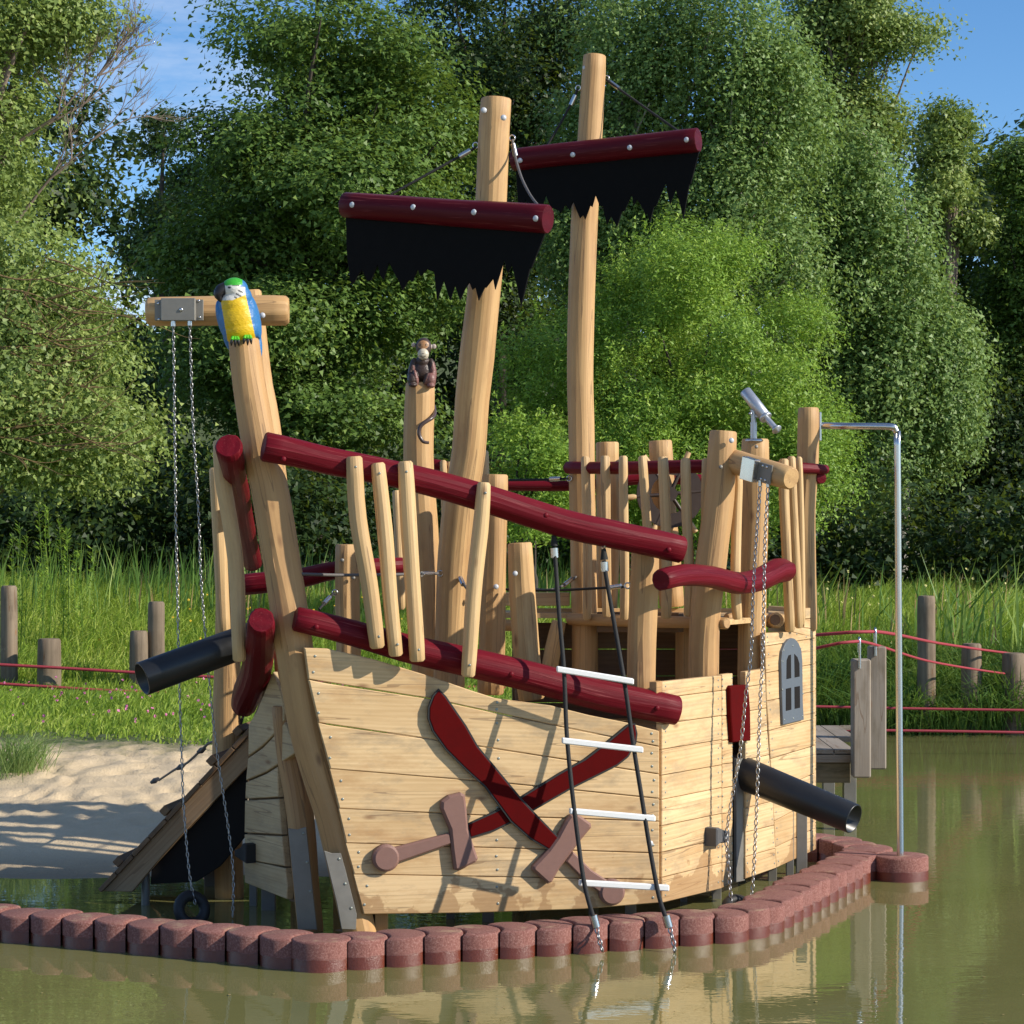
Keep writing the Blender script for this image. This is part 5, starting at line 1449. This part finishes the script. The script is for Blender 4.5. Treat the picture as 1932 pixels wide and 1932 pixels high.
def make_crown(blobs, ncl, per, size, spread, flat=0.6, droop=0.0, up=0.5, hollow=0.5, aspect=0.62, lumps=0.25, bough=0.62, nb=None, shrink=0.3, shoots=0):
    """blobs: (centre xyz, radii xyz) -> boughs -> leaf clusters -> leaves"""
    w = np.array([(b[1][0] * b[1][1] * b[1][2]) ** 0.66 for b in blobs]); w /= w.sum()
    nb = nb or max(len(blobs) * 4, int(ncl / 14))
    pk_ = rng.choice(len(blobs), nb, p=w)
    c0 = np.array([b[0] for b in blobs])[pk_]; r0 = np.array([b[1] for b in blobs])[pk_]; r0 = np.maximum(r0 - shrink * bough, r0 * 0.45)
    D0 = unit(rng.normal(size=(nb, 3)))
    f0 = hollow + (1 - hollow) * rng.uniform(0, 1, nb) ** 0.6
    ph = rng.uniform(0, 6.28, 4)
    f0 = f0 * (1 + lumps * lump(D0, ph, 4.0)) * 0.92
    BC = c0 + D0 * r0 * f0[:, None]
    br0 = bough * rng.uniform(0.55, 1.35, nb)
    BR = np.stack([br0, br0, br0 * (0.62 if not droop else 1.1)], -1)
    tone = rng.uniform(0, 1, nb)
    pick = rng.choice(nb, ncl, p=(br0 ** 2) / (br0 ** 2).sum())
    D = unit(rng.normal(size=(ncl, 3)) + np.array([0, 0, 0.35]))
    rr = 0.45 + 0.6 * rng.uniform(0, 1, ncl) ** 0.7
    CC = BC[pick] + D * BR[pick] * rr[:, None]
    cr_ = np.clip(0.5 * tone[pick] + 0.5 * rng.uniform(0, 1, ncl), 0, 1)
    n = ncl * per
    ci = np.repeat(np.arange(ncl), per)
    sp = spread * rng.uniform(0.5, 1.2, (ncl, 1))[ci]
    off = rng.normal(size=(n, 3)) * sp * np.array([1, 1, flat])
    if droop:
        off = rng.normal(size=(n, 3)) * np.array([0.07, 0.07, 0.05])
        st = rng.integers(0, 3, n)
        ang = (st * 2.1 + cr_[ci] * 36)
        off[:, 0] += np.cos(ang) * spread * 0.7; off[:, 1] += np.sin(ang) * spread * 0.7
        off[:, 2] -= rng.uniform(0, droop, n)
    Cn = CC[ci] + off
    Nn = unit(D[ci] * 0.55 + D0[pick][ci] * 0.45 + np.array([0, 0, up]) + rng.normal(size=(n, 3)) * 0.6)
    rnd = np.clip(0.5 * cr_[ci] + 0.5 * rng.uniform(0, 1, n), 0, 1)
    if shoots:      # thin leafy shoots standing out of the outline
        sel = rng.choice(np.nonzero(D[:, 2] > -0.1)[0], shoots)
        L_ = rng.uniform(.18, .5, shoots); lean_ = rng.normal(size=(shoots, 3)) * 0.25 + D0[pick][sel] * 0.5 + np.array([0, 0, 1.0])
        k_n = 26; t_ = rng.uniform(0, 1, (shoots, k_n))
        Cs = CC[sel][:, None, :] + unit(lean_)[:, None, :] * (t_ * L_[:, None])[..., None] + rng.normal(size=(shoots, k_n, 3)) * 0.035 * (1.15 - t_)[..., None]
        Cn = np.concatenate([Cn, Cs.reshape(-1, 3)]); Nn = np.concatenate([Nn, unit(rng.normal(size=(shoots * k_n, 3)) + np.array([0.3, -.2, .4]))])
        rnd = np.concatenate([rnd, rng.uniform(.4, 1, shoots * k_n)])
    V = leaf_tris(Cn, Nn, size, aspect)
    return V, rnd, CC
def px_blob(x, y, d, rx, ry, rz):
    p = P(x, y, d); return ((p.x, p.y, p.z), (rx * d / FOC, rz, ry * d / FOC))
TREE_G = "trees of the wood behind the pond"
def tree(label, blobs, base, mat, bark, ncl, per, size, spread, trunk_r=0.16, limbs=16, cat="tree", name="tree", trunk_pts=None, group=TREE_G, **k):
    B = [px_blob(*q) for q in blobs]
    bx, by = base; bz = float(ground_h(bx, by))
    t = thing(name, label, cat, (bx, by, bz), group)
    V, rnd, CC = make_crown(B, ncl, per, size, spread, **k)
    fast_mesh("crown", V, 3, mat, t, rnd)
    top = max(b_[0][2] + b_[1][2] * 0.5 for b_ in B)
    cx = sum(b_[0][0] for b_ in B) / len(B); cy = sum(b_[0][1] for b_ in B) / len(B)
    if trunk_pts is None:
        trunk_pts = [Vector((bx, by, bz - 0.3)), Vector((bx * .8 + cx * .2 + .1, by, bz + (top - bz) * 0.33)), Vector((bx * .4 + cx * .6 - .12, cy, bz + (top - bz) * 0.66)), Vector((cx, cy, top))]
    Vt, Ft, Gt, St = tube(trunk_pts, [trunk_r, trunk_r * .8, trunk_r * .5, trunk_r * .12][:len(trunk_pts)] if len(trunk_pts) == 4 else [trunk_r * (1 - .85 * i / (len(trunk_pts) - 1)) for i in range(len(trunk_pts))], n=9, step=0.5, caps=False)
    mesh("trunk", Vt, Ft, bark, t, smooth=True)
    if limbs:
        mb = MB(); sel = rng.choice(len(CC), limbs, replace=False)
        C_, _ = catmull(trunk_pts, [0] * len(trunk_pts), 0.4)
        for s in sel:
            e = Vector(CC[s]); 
            cand = [q for q in C_ if q.z < e.z - 0.25 * abs(e.x - q.x)] or [C_[len(C_) // 2]]
            st = cand[-1] if len(cand) < 3 else cand[int(len(cand) * RS.uniform(.6, .98))]
            md = st.lerp(e, 0.5) + Vector((RS.uniform(-.2, .2), RS.uniform(-.2, .2), RS.uniform(0, .4)))
            a_, b__, c_, d_ = tube([st, md, e], [trunk_r * .32, trunk_r * .2, 0.012], n=5, step=0.4, caps=False)
            mb.add(a_, b__, None, d_)
        mb.build("limbs", bark, t)
    return t

# left poplar leaning over the meadow
T1 = tree("tall pale green poplar with yellowish twigs at the left edge of the view",
     [(10, 60, 30, 190, 140, 2.0), (115, 50, 30, 110, 80, 1.4), (-50, 320, 30, 130, 200, 2.2), (20, 540, 30, 190, 130, 2.2), (40, 720, 29.5, 210, 150, 2.2), (50, 860, 29.5, 220, 100, 1.8), (170, 830, 29.5, 130, 90, 1.4), (90, 610, 30, 130, 120, 1.5)],
     (-8.2, 31), L_POPLAR, M_BARE, 2900, 36, 0.066, 0.24, trunk_r=0.2, limbs=60, up=0.4, flat=0.7, hollow=0.35)
mb = MB()
def branch(mb, p, d, L, r, depth, mat=None, curl=0.25):
    q = p; pts = [p]; dd = d.normalized()
    for i in range(4):
        dd = (dd + Vector((RS.uniform(-1, 1), RS.uniform(-.6, .6), RS.uniform(-.6, 1.1))) * curl).normalized()
        q = q + dd * L / 4; pts.append(q)
    V, F, G, SM = tube(pts, [r, r * .85, r * .7, r * .5, r * .3], n=5, step=0.2, caps=False)
    mb.add(V, F, None, SM)
    if depth > 0:
        for k in range(5):
            j = RS.randint(1, 4); s = RS.choice((-1, 1))
            nd = (dd + Vector((RS.uniform(-.7, .7), RS.uniform(-.5, .5), RS.uniform(-.5, .9))) * 0.8).normalized()
            branch(mb, pts[j], nd, L * RS.uniform(.45, .75), r * .5, depth - 1, curl=curl)
branch(mb, P(30, 420, 29.8), Vector((1, 0, 0.75)), 1.5, 0.026, 3)
branch(mb, P(25, 275, 29.8), Vector((1, 0, 0.42)), 1.5, 0.028, 3)
branch(mb, P(90, 235, 29.8), Vector((1, 0, 0.75)), 1.1, 0.018, 3)
mb.build("bare_branches", M_BARE, T1)
mb = MB()
for i in range(26):
    x, y = RS.uniform(-80, 110), RS.uniform(470, 850)
    branch(mb, P(x, y, 28.2), Vector((1, -0.1, RS.uniform(-.75, .05))), RS.uniform(.7, 1.25), 0.013, 1, curl=0.32)
mb.build("yellow_twigs", M_TWIG, T1)

tree("big dark green alder left of the masts",
     [(610, 90, 40, 240, 170, 2.6), (540, 290, 40, 190, 150, 2.4), (440, 500, 40, 200, 150, 2.4), (640, 380, 39, 200, 150, 2.4), (560, 620, 39, 250, 140, 2.6), (780, 250, 40, 150, 170, 2.2), (800, 520, 40, 150, 170, 2.2), (600, 790, 39.5, 280, 110, 2.4), (420, 690, 39, 160, 110, 2.0)],
     (-3.6, 41), L_ALDER, M_BARK, 5200, 34, 0.092, 0.27, trunk_r=0.24, limbs=40, up=0.9, flat=0.5, hollow=0.35, lumps=0.35, bough=0.72, shrink=0.5)
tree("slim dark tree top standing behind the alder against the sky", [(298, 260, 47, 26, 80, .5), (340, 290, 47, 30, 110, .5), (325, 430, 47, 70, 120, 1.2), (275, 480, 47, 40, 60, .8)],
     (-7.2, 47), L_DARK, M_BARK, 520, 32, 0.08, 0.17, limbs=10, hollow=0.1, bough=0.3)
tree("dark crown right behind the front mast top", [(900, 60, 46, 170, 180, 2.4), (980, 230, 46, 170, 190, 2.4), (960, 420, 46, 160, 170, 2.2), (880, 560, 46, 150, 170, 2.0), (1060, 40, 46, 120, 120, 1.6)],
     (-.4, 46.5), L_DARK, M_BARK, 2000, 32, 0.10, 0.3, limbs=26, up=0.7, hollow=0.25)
tree("light green birch rising behind the rear mast", [(1160, 60, 42, 140, 150, 1.8), (1130, 260, 42, 120, 150, 1.8), (1260, 100, 41.5, 120, 160, 1.5), (1210, 340, 41.5, 140, 160, 1.6), (1100, 430, 42, 120, 140, 1.5)],
     (2.2, 42.5), L_BIRCH, M_BIRCHB, 1900, 36, 0.076, 0.25, limbs=18, droop=0.75, hollow=0.3)
tree("tall birch with hanging twigs above the bright willow", [(1390, 90, 41, 130, 170, 1.8), (1470, 200, 41, 100, 150, 1.6), (1380, 330, 41, 150, 160, 2.0), (1300, 480, 40.5, 110, 110, 1.5), (1480, 480, 41, 130, 150, 1.8)],
     (4.5, 41.5), L_BIRCH, M_BIRCHB, 2200, 36, 0.076, 0.26, limbs=20, droop=0.8, hollow=0.3)
tree("tall open poplar reaching into the blue sky on the upper right", [(1600, 40, 47, 110, 110, 1.6), (1680, 90, 47, 90, 80, 1.4), (1735, 60, 47, 42, 50, .7), (1530, 60, 47, 80, 130, 1.2), (1580, 220, 47, 110, 120, 1.5), (1640, 250, 47, 70, 60, 1.0)],
     (6.3, 47.5), L_POPLAR, M_BARE, 1500, 34, 0.088, 0.27, limbs=36, hollow=0.15, up=0.6, nb=70, bough=.62, shrink=0.55)
tree("broad weeping birch filling the right side behind the willow", [(1600, 330, 43, 120, 130, 1.8), (1670, 470, 43, 130, 130, 1.8), (1580, 520, 43, 140, 150, 1.8), (1700, 640, 43, 170, 160, 2.0), (1765, 630, 43.5, 100, 130, 1.4), (1660, 830, 43, 110, 110, 1.5), (1560, 700, 43, 110, 150, 1.6), (1760, 740, 43.5, 110, 120, 1.4)],
     (7.6, 43.5), L_BIRCH, M_BIRCHB, 4200, 36, 0.080, 0.25, limbs=26, droop=0.95, hollow=0.3, shrink=0.75)
tree("narrow poplar spire in front of the blue sky gap", [(1790, 235, 45, 32, 70, .6), (1775, 350, 45, 50, 90, .8), (1825, 440, 45, 40, 60, .7)],
     (9.0, 45.5), L_POPLAR, M_BARE, 420, 34, 0.085, 0.2, limbs=8, hollow=0.1, bough=.4)
tree("dark green tree at the right edge under the blue sky", [(1945, 360, 46, 70, 100, 1.2), (1975, 500, 46, 120, 140, 1.8), (1920, 650, 46, 100, 130, 1.6), (2080, 450, 46, 120, 180, 1.8)],
     (11.2, 46.5), L_ALDER, M_BARK, 1700, 34, 0.09, 0.26, limbs=14, up=0.8, hollow=0.3)
tree("dark tree with shade painted into its leaves low on the right behind the reeds", [(1800, 830, 46, 170, 150, 2.0), (1910, 840, 46, 160, 190, 2.2), (2060, 800, 46, 160, 200, 2.4), (1700, 930, 46, 150, 110, 1.8)],
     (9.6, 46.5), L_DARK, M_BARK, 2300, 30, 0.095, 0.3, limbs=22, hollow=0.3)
tree("large bright green dome shaped willow bush behind the ship's rear mast",
     [(1300, 680, 31, 230, 250, 2.3), (1180, 800, 31, 200, 230, 2.2), (1450, 760, 31, 170, 210, 2.0), (1500, 900, 30.5, 130, 150, 1.8), (1290, 560, 31.5, 130, 140, 1.6), (1050, 740, 31.5, 140, 170, 1.6), (1370, 900, 30, 200, 150, 1.8), (1130, 930, 30.5, 190, 130, 1.6)],
     (2.6, 31.5), L_WILLOW, M_BARK, 5200, 38, 0.058, 0.15, trunk_r=0.14, limbs=6, trunk_pts=[Vector((2.6, 31.5, 0.6)), Vector((2.65, 31.6, 1.5)), Vector((2.8, 31.6, 2.4))], name="willow_bush", cat="bush", up=0.8, hollow=0.72, flat=0.9, aspect=0.36, lumps=0.22, bough=0.40, nb=300, shoots=700)
tree("small light green willow shrub between the two masts", [(985, 850, 27.5, 75, 65, .8), (1040, 900, 27.5, 60, 70, .8), (930, 920, 27.5, 50, 60, .7), (990, 980, 27.5, 90, 90, .9)],
     (0.2, 27.6), L_WILLOW, M_BARK, 700, 34, 0.052, 0.13, trunk_r=0.05, limbs=14, name="willow_bush", cat="bush", up=0.8, hollow=0.4, aspect=0.42, bough=0.22, shoots=120)
# woodland wall: far trees that read as one dark mass, and unseen trees added right of the frame to shade it
def woodland(label, blobs, mat, ncl, per, size, spread, name):
    V, rnd, CC = make_crown(blobs, ncl, per, size, spread, hollow=0.3, up=0.6, bough=1.1, nb=420)
    o = fast_mesh(name, V, 3, mat, None, rnd); tag(o, label, "wood", None, "stuff"); return o
bl = []
for i in range(44):
    x = -17 + (i % 22) * 1.75; bl.append(((x, RS.uniform(50, 56), RS.uniform(2.5, 6.5) + (i // 22) * 2.5), (2.4, 2.4, RS.uniform(2.5, 4.0))))
for i in range(14):
    x = -14 + i * 2.4; bl.append(((x, RS.uniform(44, 48), 2.2), (1.8, 1.5, 2.4)))
for i in range(26):
    bl.append(((-17 + i * 1.5, RS.uniform(58, 64), RS.uniform(8.5, 12.5)), (2.6, 2.2, RS.uniform(2.6, 3.6))))
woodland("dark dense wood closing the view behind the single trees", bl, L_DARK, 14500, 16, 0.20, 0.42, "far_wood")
bl = []
for i in range(34):
    bl.append(((-11 + i * .68, RS.uniform(36.8, 38.6), RS.uniform(1.6, 2.6)), (.9, .8, RS.uniform(.9, 1.5))))
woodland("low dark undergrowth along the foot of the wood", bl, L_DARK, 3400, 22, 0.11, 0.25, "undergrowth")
bl = [((20.5 + (i % 5) * 3.2, 47 + (i // 5) * 4.5, 7.0 + (i % 2)), (2.8, 2.8, 7.2)) for i in range(10)]
woodland("unseen wood right of the pond, added to shade the far wood", bl, L_DARK, 3600, 14, 0.34, 0.5, "shading_side_wood")

# grasses
def blades(X, Y, h, w, lean, mat_, name, rnd_bias=0.0, base=None, seg_drop=0.35, wind=(0.25, -0.1)):
    n = len(X); Z = ground_h(X, Y) if base is None else base
    az = rng.uniform(0, 2 * np.pi, n); ln = lean * rng.uniform(0.2, 1.3, n)
    dx, dy = np.cos(az) * ln + wind[0] * lean, np.sin(az) * ln + wind[1] * lean
    wa_ = rng.uniform(0, np.pi, n); wx, wy = np.cos(wa_) * w, np.sin(wa_) * w * 0.5
    p0 = np.stack([X, Y, Z - 0.03], -1)
    p1 = p0 + np.stack([dx * h * 0.35, dy * h * 0.35, h * 0.62], -1)
    p2 = p0 + np.stack([dx * h * 1.0, dy * h * 1.0, h * (1 - seg_drop * ln)], -1)
    W_ = np.stack([wx, wy, np.zeros(n)], -1)
    q1_ = np.stack([p0 - W_ * .6, p0 + W_ * .6, p1 + W_, p1 - W_], 1)
    q2_ = np.stack([p1 - W_, p1 + W_, p2 + W_ * .08, p2 - W_ * .08], 1)
    V = np.concatenate([q1_, q2_], 0).reshape(-1, 3)
    r = np.clip(rng.uniform(0, 1, n) * 0.8 + rnd_bias + 0.12 * np.sin(X * 1.3 + Y) + 0.1 * np.sin(X * 3.1 - Y * 2), 0, 1)
    o = fast_mesh(name, V, 4, mat_, None, np.concatenate([r, r])); return o
def scatter(n, x0, x1, y0, y1, keep=None):
    X = rng.uniform(x0, x1, n * 2); Y = rng.uniform(y0, y1, n * 2)
    if keep is not None:
        k = keep(X, Y); X, Y = X[k], Y[k]
    return X[:n], Y[:n]
def clumpy(X, Y):
    return (np.sin(X * 2.1 + np.sin(Y * 1.3) * 1.5) + np.sin(Y * 2.7 + X * 0.7) + np.sin(X * 5.3 - Y * 4.1)) / 3
# left meadow
edgeY = lambda X: 19.15 - 0.17 * X - 0.9 * 0.5 - 0.25 * np.sin(X * 1.9)
X, Y = scatter(44000, -13, 1.2, 18.6, 25.2, lambda X, Y: (Y > edgeY(X) + rng.uniform(0, .6, len(X))) & (X > -X * 0 - 7.2))
hgt = 0.10 + 0.10 * sstep(19.3, 22.5, Y) + 0.04 * clumpy(X, Y)
o = blades(X, Y, np.abs(hgt) * (1 - .35 * sstep(22.5, 23.8, Y)) * rng.uniform(.6, 1.4, len(X)), 0.008, 0.6, L_GRASS, "short_grass", 0.05)
tag(o, "low grass with clover at the edge of the sand", "grass", None, "stuff")
X, Y = scatter(95000, -9.6, 2.5, 25.1, 35, lambda X, Y: rng.uniform(0, 1, len(X)) < 0.55 + 0.45 * clumpy(X, Y))
hgt = 0.30 + 0.28 * sstep(25.2, 28.5, Y) + 0.10 * clumpy(X, Y)
o = blades(X, Y, hgt * rng.uniform(.5, 1.3, len(X)), 0.0065, 0.8, L_GRASS, "meadow_grass", 0.10, seg_drop=0.42)
tag(o, "tall sunlit meadow grass left of and behind the ship", "grass", None, "stuff")
# right bank
X, Y = scatter(34000, 1.6, 9.5, 25.0, 27.5, lambda X, Y: rng.uniform(0, 1, len(X)) < 0.6 + 0.4 * clumpy(X, Y))
o = blades(X, Y, (0.62 + 0.22 * clumpy(X, Y)) * rng.uniform(.5, 1.3, len(X)), 0.009, 0.8, L_REED, "reed_bank", -0.05, seg_drop=0.5, wind=(-0.2, -0.5))
tag(o, "dense green reeds hanging over the water on the right bank", "reeds", None, "stuff")
X, Y = scatter(60000, 1.6, 11, 27.2, 37, lambda X, Y: rng.uniform(0, 1, len(X)) < 0.55 + 0.45 * clumpy(X, Y))
o = blades(X, Y, (0.50 + 0.20 * clumpy(X, Y)) * rng.uniform(.5, 1.3, len(X)), 0.0065, 0.85, L_GRASS, "meadow_grass", 0.06, seg_drop=0.45)
tag(o, "tall meadow grass on the right bank below the willow", "grass", None, "stuff")
# upright cattail-like stalks at the back of the meadow
def stalks(n, x0, x1, y0, y1, h0, h1, mat_, w, name, label, lean=0.12):
    X, Y = scatter(n, x0, x1, y0, y1)
    o = blades(X, Y, rng.uniform(h0, h1, n), w, lean, mat_, name, 0.1, seg_drop=0.1); tag(o, label, "grass", None, "stuff")
stalks(900, -8, 1.5, 28, 33.5, 0.75, 1.25, L_REED, 0.012, "tall_reeds", "taller upright reeds at the back of the left meadow", 0.2)
stalks(200, -5.0, 1.5, 28, 32, 0.7, 1.0, L_STRAW, 0.011, "dry_stalks", "straw coloured dry stalks among the meadow grass on the left")
stalks(130, 2.0, 9, 27, 33, 0.8, 1.05, L_STRAW, 0.012, "dry_stalks", "straw coloured seed heads in the right meadow")
stalks(170, 2.0, 10, 28.5, 33, 0.75, 1.15, L_REED, 0.014, "tall_reeds", "tall reed leaves sticking out above the right meadow", 0.35)
# single tall plants
def tall_plant(x, ybase, d, hpx, label, name="tall_plant", mat_=L_WILLOW, nst=3, leafL=0.10, group="young willow shoots in the meadow"):
    p = P(x, ybase, d); g = float(ground_h(p.x, p.y)); H = hpx * d / FOC
    t = thing(name, label, "plant", (p.x, p.y, g), group)
    mb_ = MB(); Cs_, Ns_, Ts_ = [], [], []
    for k in range(nst):
        a_ = Vector((p.x + RS.uniform(-.12, .12), p.y + RS.uniform(-.1, .1), g)); top_ = a_ + Vector((RS.uniform(-.12, .12), 0, (P(x, ybase - hpx, d).z - g) * RS.uniform(.86, 1.0)))
        V, F, G, SM = tube([a_, a_.lerp(top_, .5) + Vector((.03, 0, 0)), top_], [.008, .006, .003], n=5, step=.3, caps=False); mb_.add(V, F, None, SM)
        for j in range(90):
            f = RS.uniform(.25, 1.0); c_ = a_.lerp(top_, f); th = RS.uniform(0, 6.28)
            dirv = Vector((math.cos(th), math.sin(th), RS.uniform(.1, .9))).normalized()
            Cs_.append(tuple(c_ + dirv * leafL * .5)); Ts_.append(tuple(dirv)); Ns_.append(tuple(dirv.cross(Vector((-math.sin(th), math.cos(th), 0))).normalized()))
    mb_.build("stem", L_GRASS, t)
    V = leaf_quads(np.array(Cs_), unit(np.array(Ns_)), leafL, 0.22, tang=np.array(Ts_))
    fast_mesh("foliage", V, 4, mat_, t, rng.uniform(.2, 1, len(Cs_)))
tall_plant(38, 1150, 26.5, 175, "leafy young willow shoot, leftmost beside the tall post")
tall_plant(90, 1150, 26.5, 200, "tallest leafy willow shoot at the left of the meadow")
tall_plant(128, 1150, 27, 180, "leafy willow shoot just right of the tallest one")
tall_plant(158, 1150, 27, 140, "lower leafy willow shoot at the right end of its clump")
tall_plant(1100, 1120, 22.5, 130, "leafy shoot seen between the rear mast and the rope ladder", nst=1)
def reed_clump(x, ybase, d, hpx, n, label):
    p = P(x, ybase, d); X = rng.normal(p.x, .10, n); Y = rng.normal(p.y, .10, n)
    H = P(x, ybase - hpx, d).z - float(ground_h(p.x, p.y))
    o = blades(X, Y, H * rng.uniform(.6, 1.0, n), 0.016, 0.55, L_REED, "reed_clump", 0.25, seg_drop=0.12)
    tag(o, label, "reeds", "single reed clumps")
reed_clump(1790, 1120, 27, 105, 22, "tall reed clump with wide leaves above the tall right post")
reed_clump(1740, 1120, 27.5, 70, 14, "lower reed clump right of the steel pole")
reed_clump(1925, 1130, 26.5, 110, 18, "tall reed clump at the right edge of the view")
reed_clump(1850, 1120, 28, 75, 16, "reed clump above the second post from the right")
# tussock on the sand
p = P(25, 1478, 18.2); n = 520
X = rng.normal(p.x, .12, n); Y = rng.normal(p.y, .10, n)
o = blades(X, Y, rng.uniform(.22, .46, n), 0.0035, 1.1, L_BIRCH, "grass_tussock", 0.15, seg_drop=0.3); tag(o, "single wispy grass tussock growing on the sand at the left", "grass")
# clover heads and yellow flowers
def flowers(n, x0, x1, y0, y1, h, col_, name, label, s=0.016):
    X, Y = scatter(n, x0, x1, y0, y1); Z = ground_h(X, Y) + rng.uniform(h * .7, h * 1.2, n)
    C_ = np.stack([X, Y, Z], -1); V = []
    for k in range(3):
        V.append(leaf_quads(C_, unit(rng.normal(size=(n, 3)) + np.array([0, -1.2, 0.6])), s * 1.8, 0.9))
    o = fast_mesh(name, np.concatenate(V), 4, plain_mat(name + "_petals", col_, 0.7), None, None); tag(o, label, "flowers", None, "stuff")
flowers(90, -5.5, -1.5, 19.6, 24.2, 0.20, (0.62, 0.20, 0.36), "clover_flowers", "pink clover heads dotted through the low grass", s=0.018)
flowers(90, -5, 1, 25, 28, 0.62, (0.75, 0.50, 0.03), "yellow_flowers", "small yellow flowers in the tall meadow grass")
flowers(60, 2.3, 7.5, 28, 33, 0.85, (0.62, 0.58, 0.22), "pale_flowers", "pale yellow flower spikes at the back of the right meadow", s=0.022)

# a few leaves and specks drifting on the water
n = 60
X = rng.uniform(-3.2, 4.5, n); Y = rng.uniform(10.6, 12.1, n)
V = leaf_quads(np.stack([X, Y, np.full(n, 0.006)], -1), unit(rng.normal(size=(n, 3)) * 0.06 + np.array([0, 0, 1.0])), 0.022, 0.6)
tag(fast_mesh("floating_leaves", V, 4, L_STRAW, None, rng.uniform(0, 1, n)), "tiny pale leaves drifting on the pond in front of the stumps", "leaves", None, "stuff")
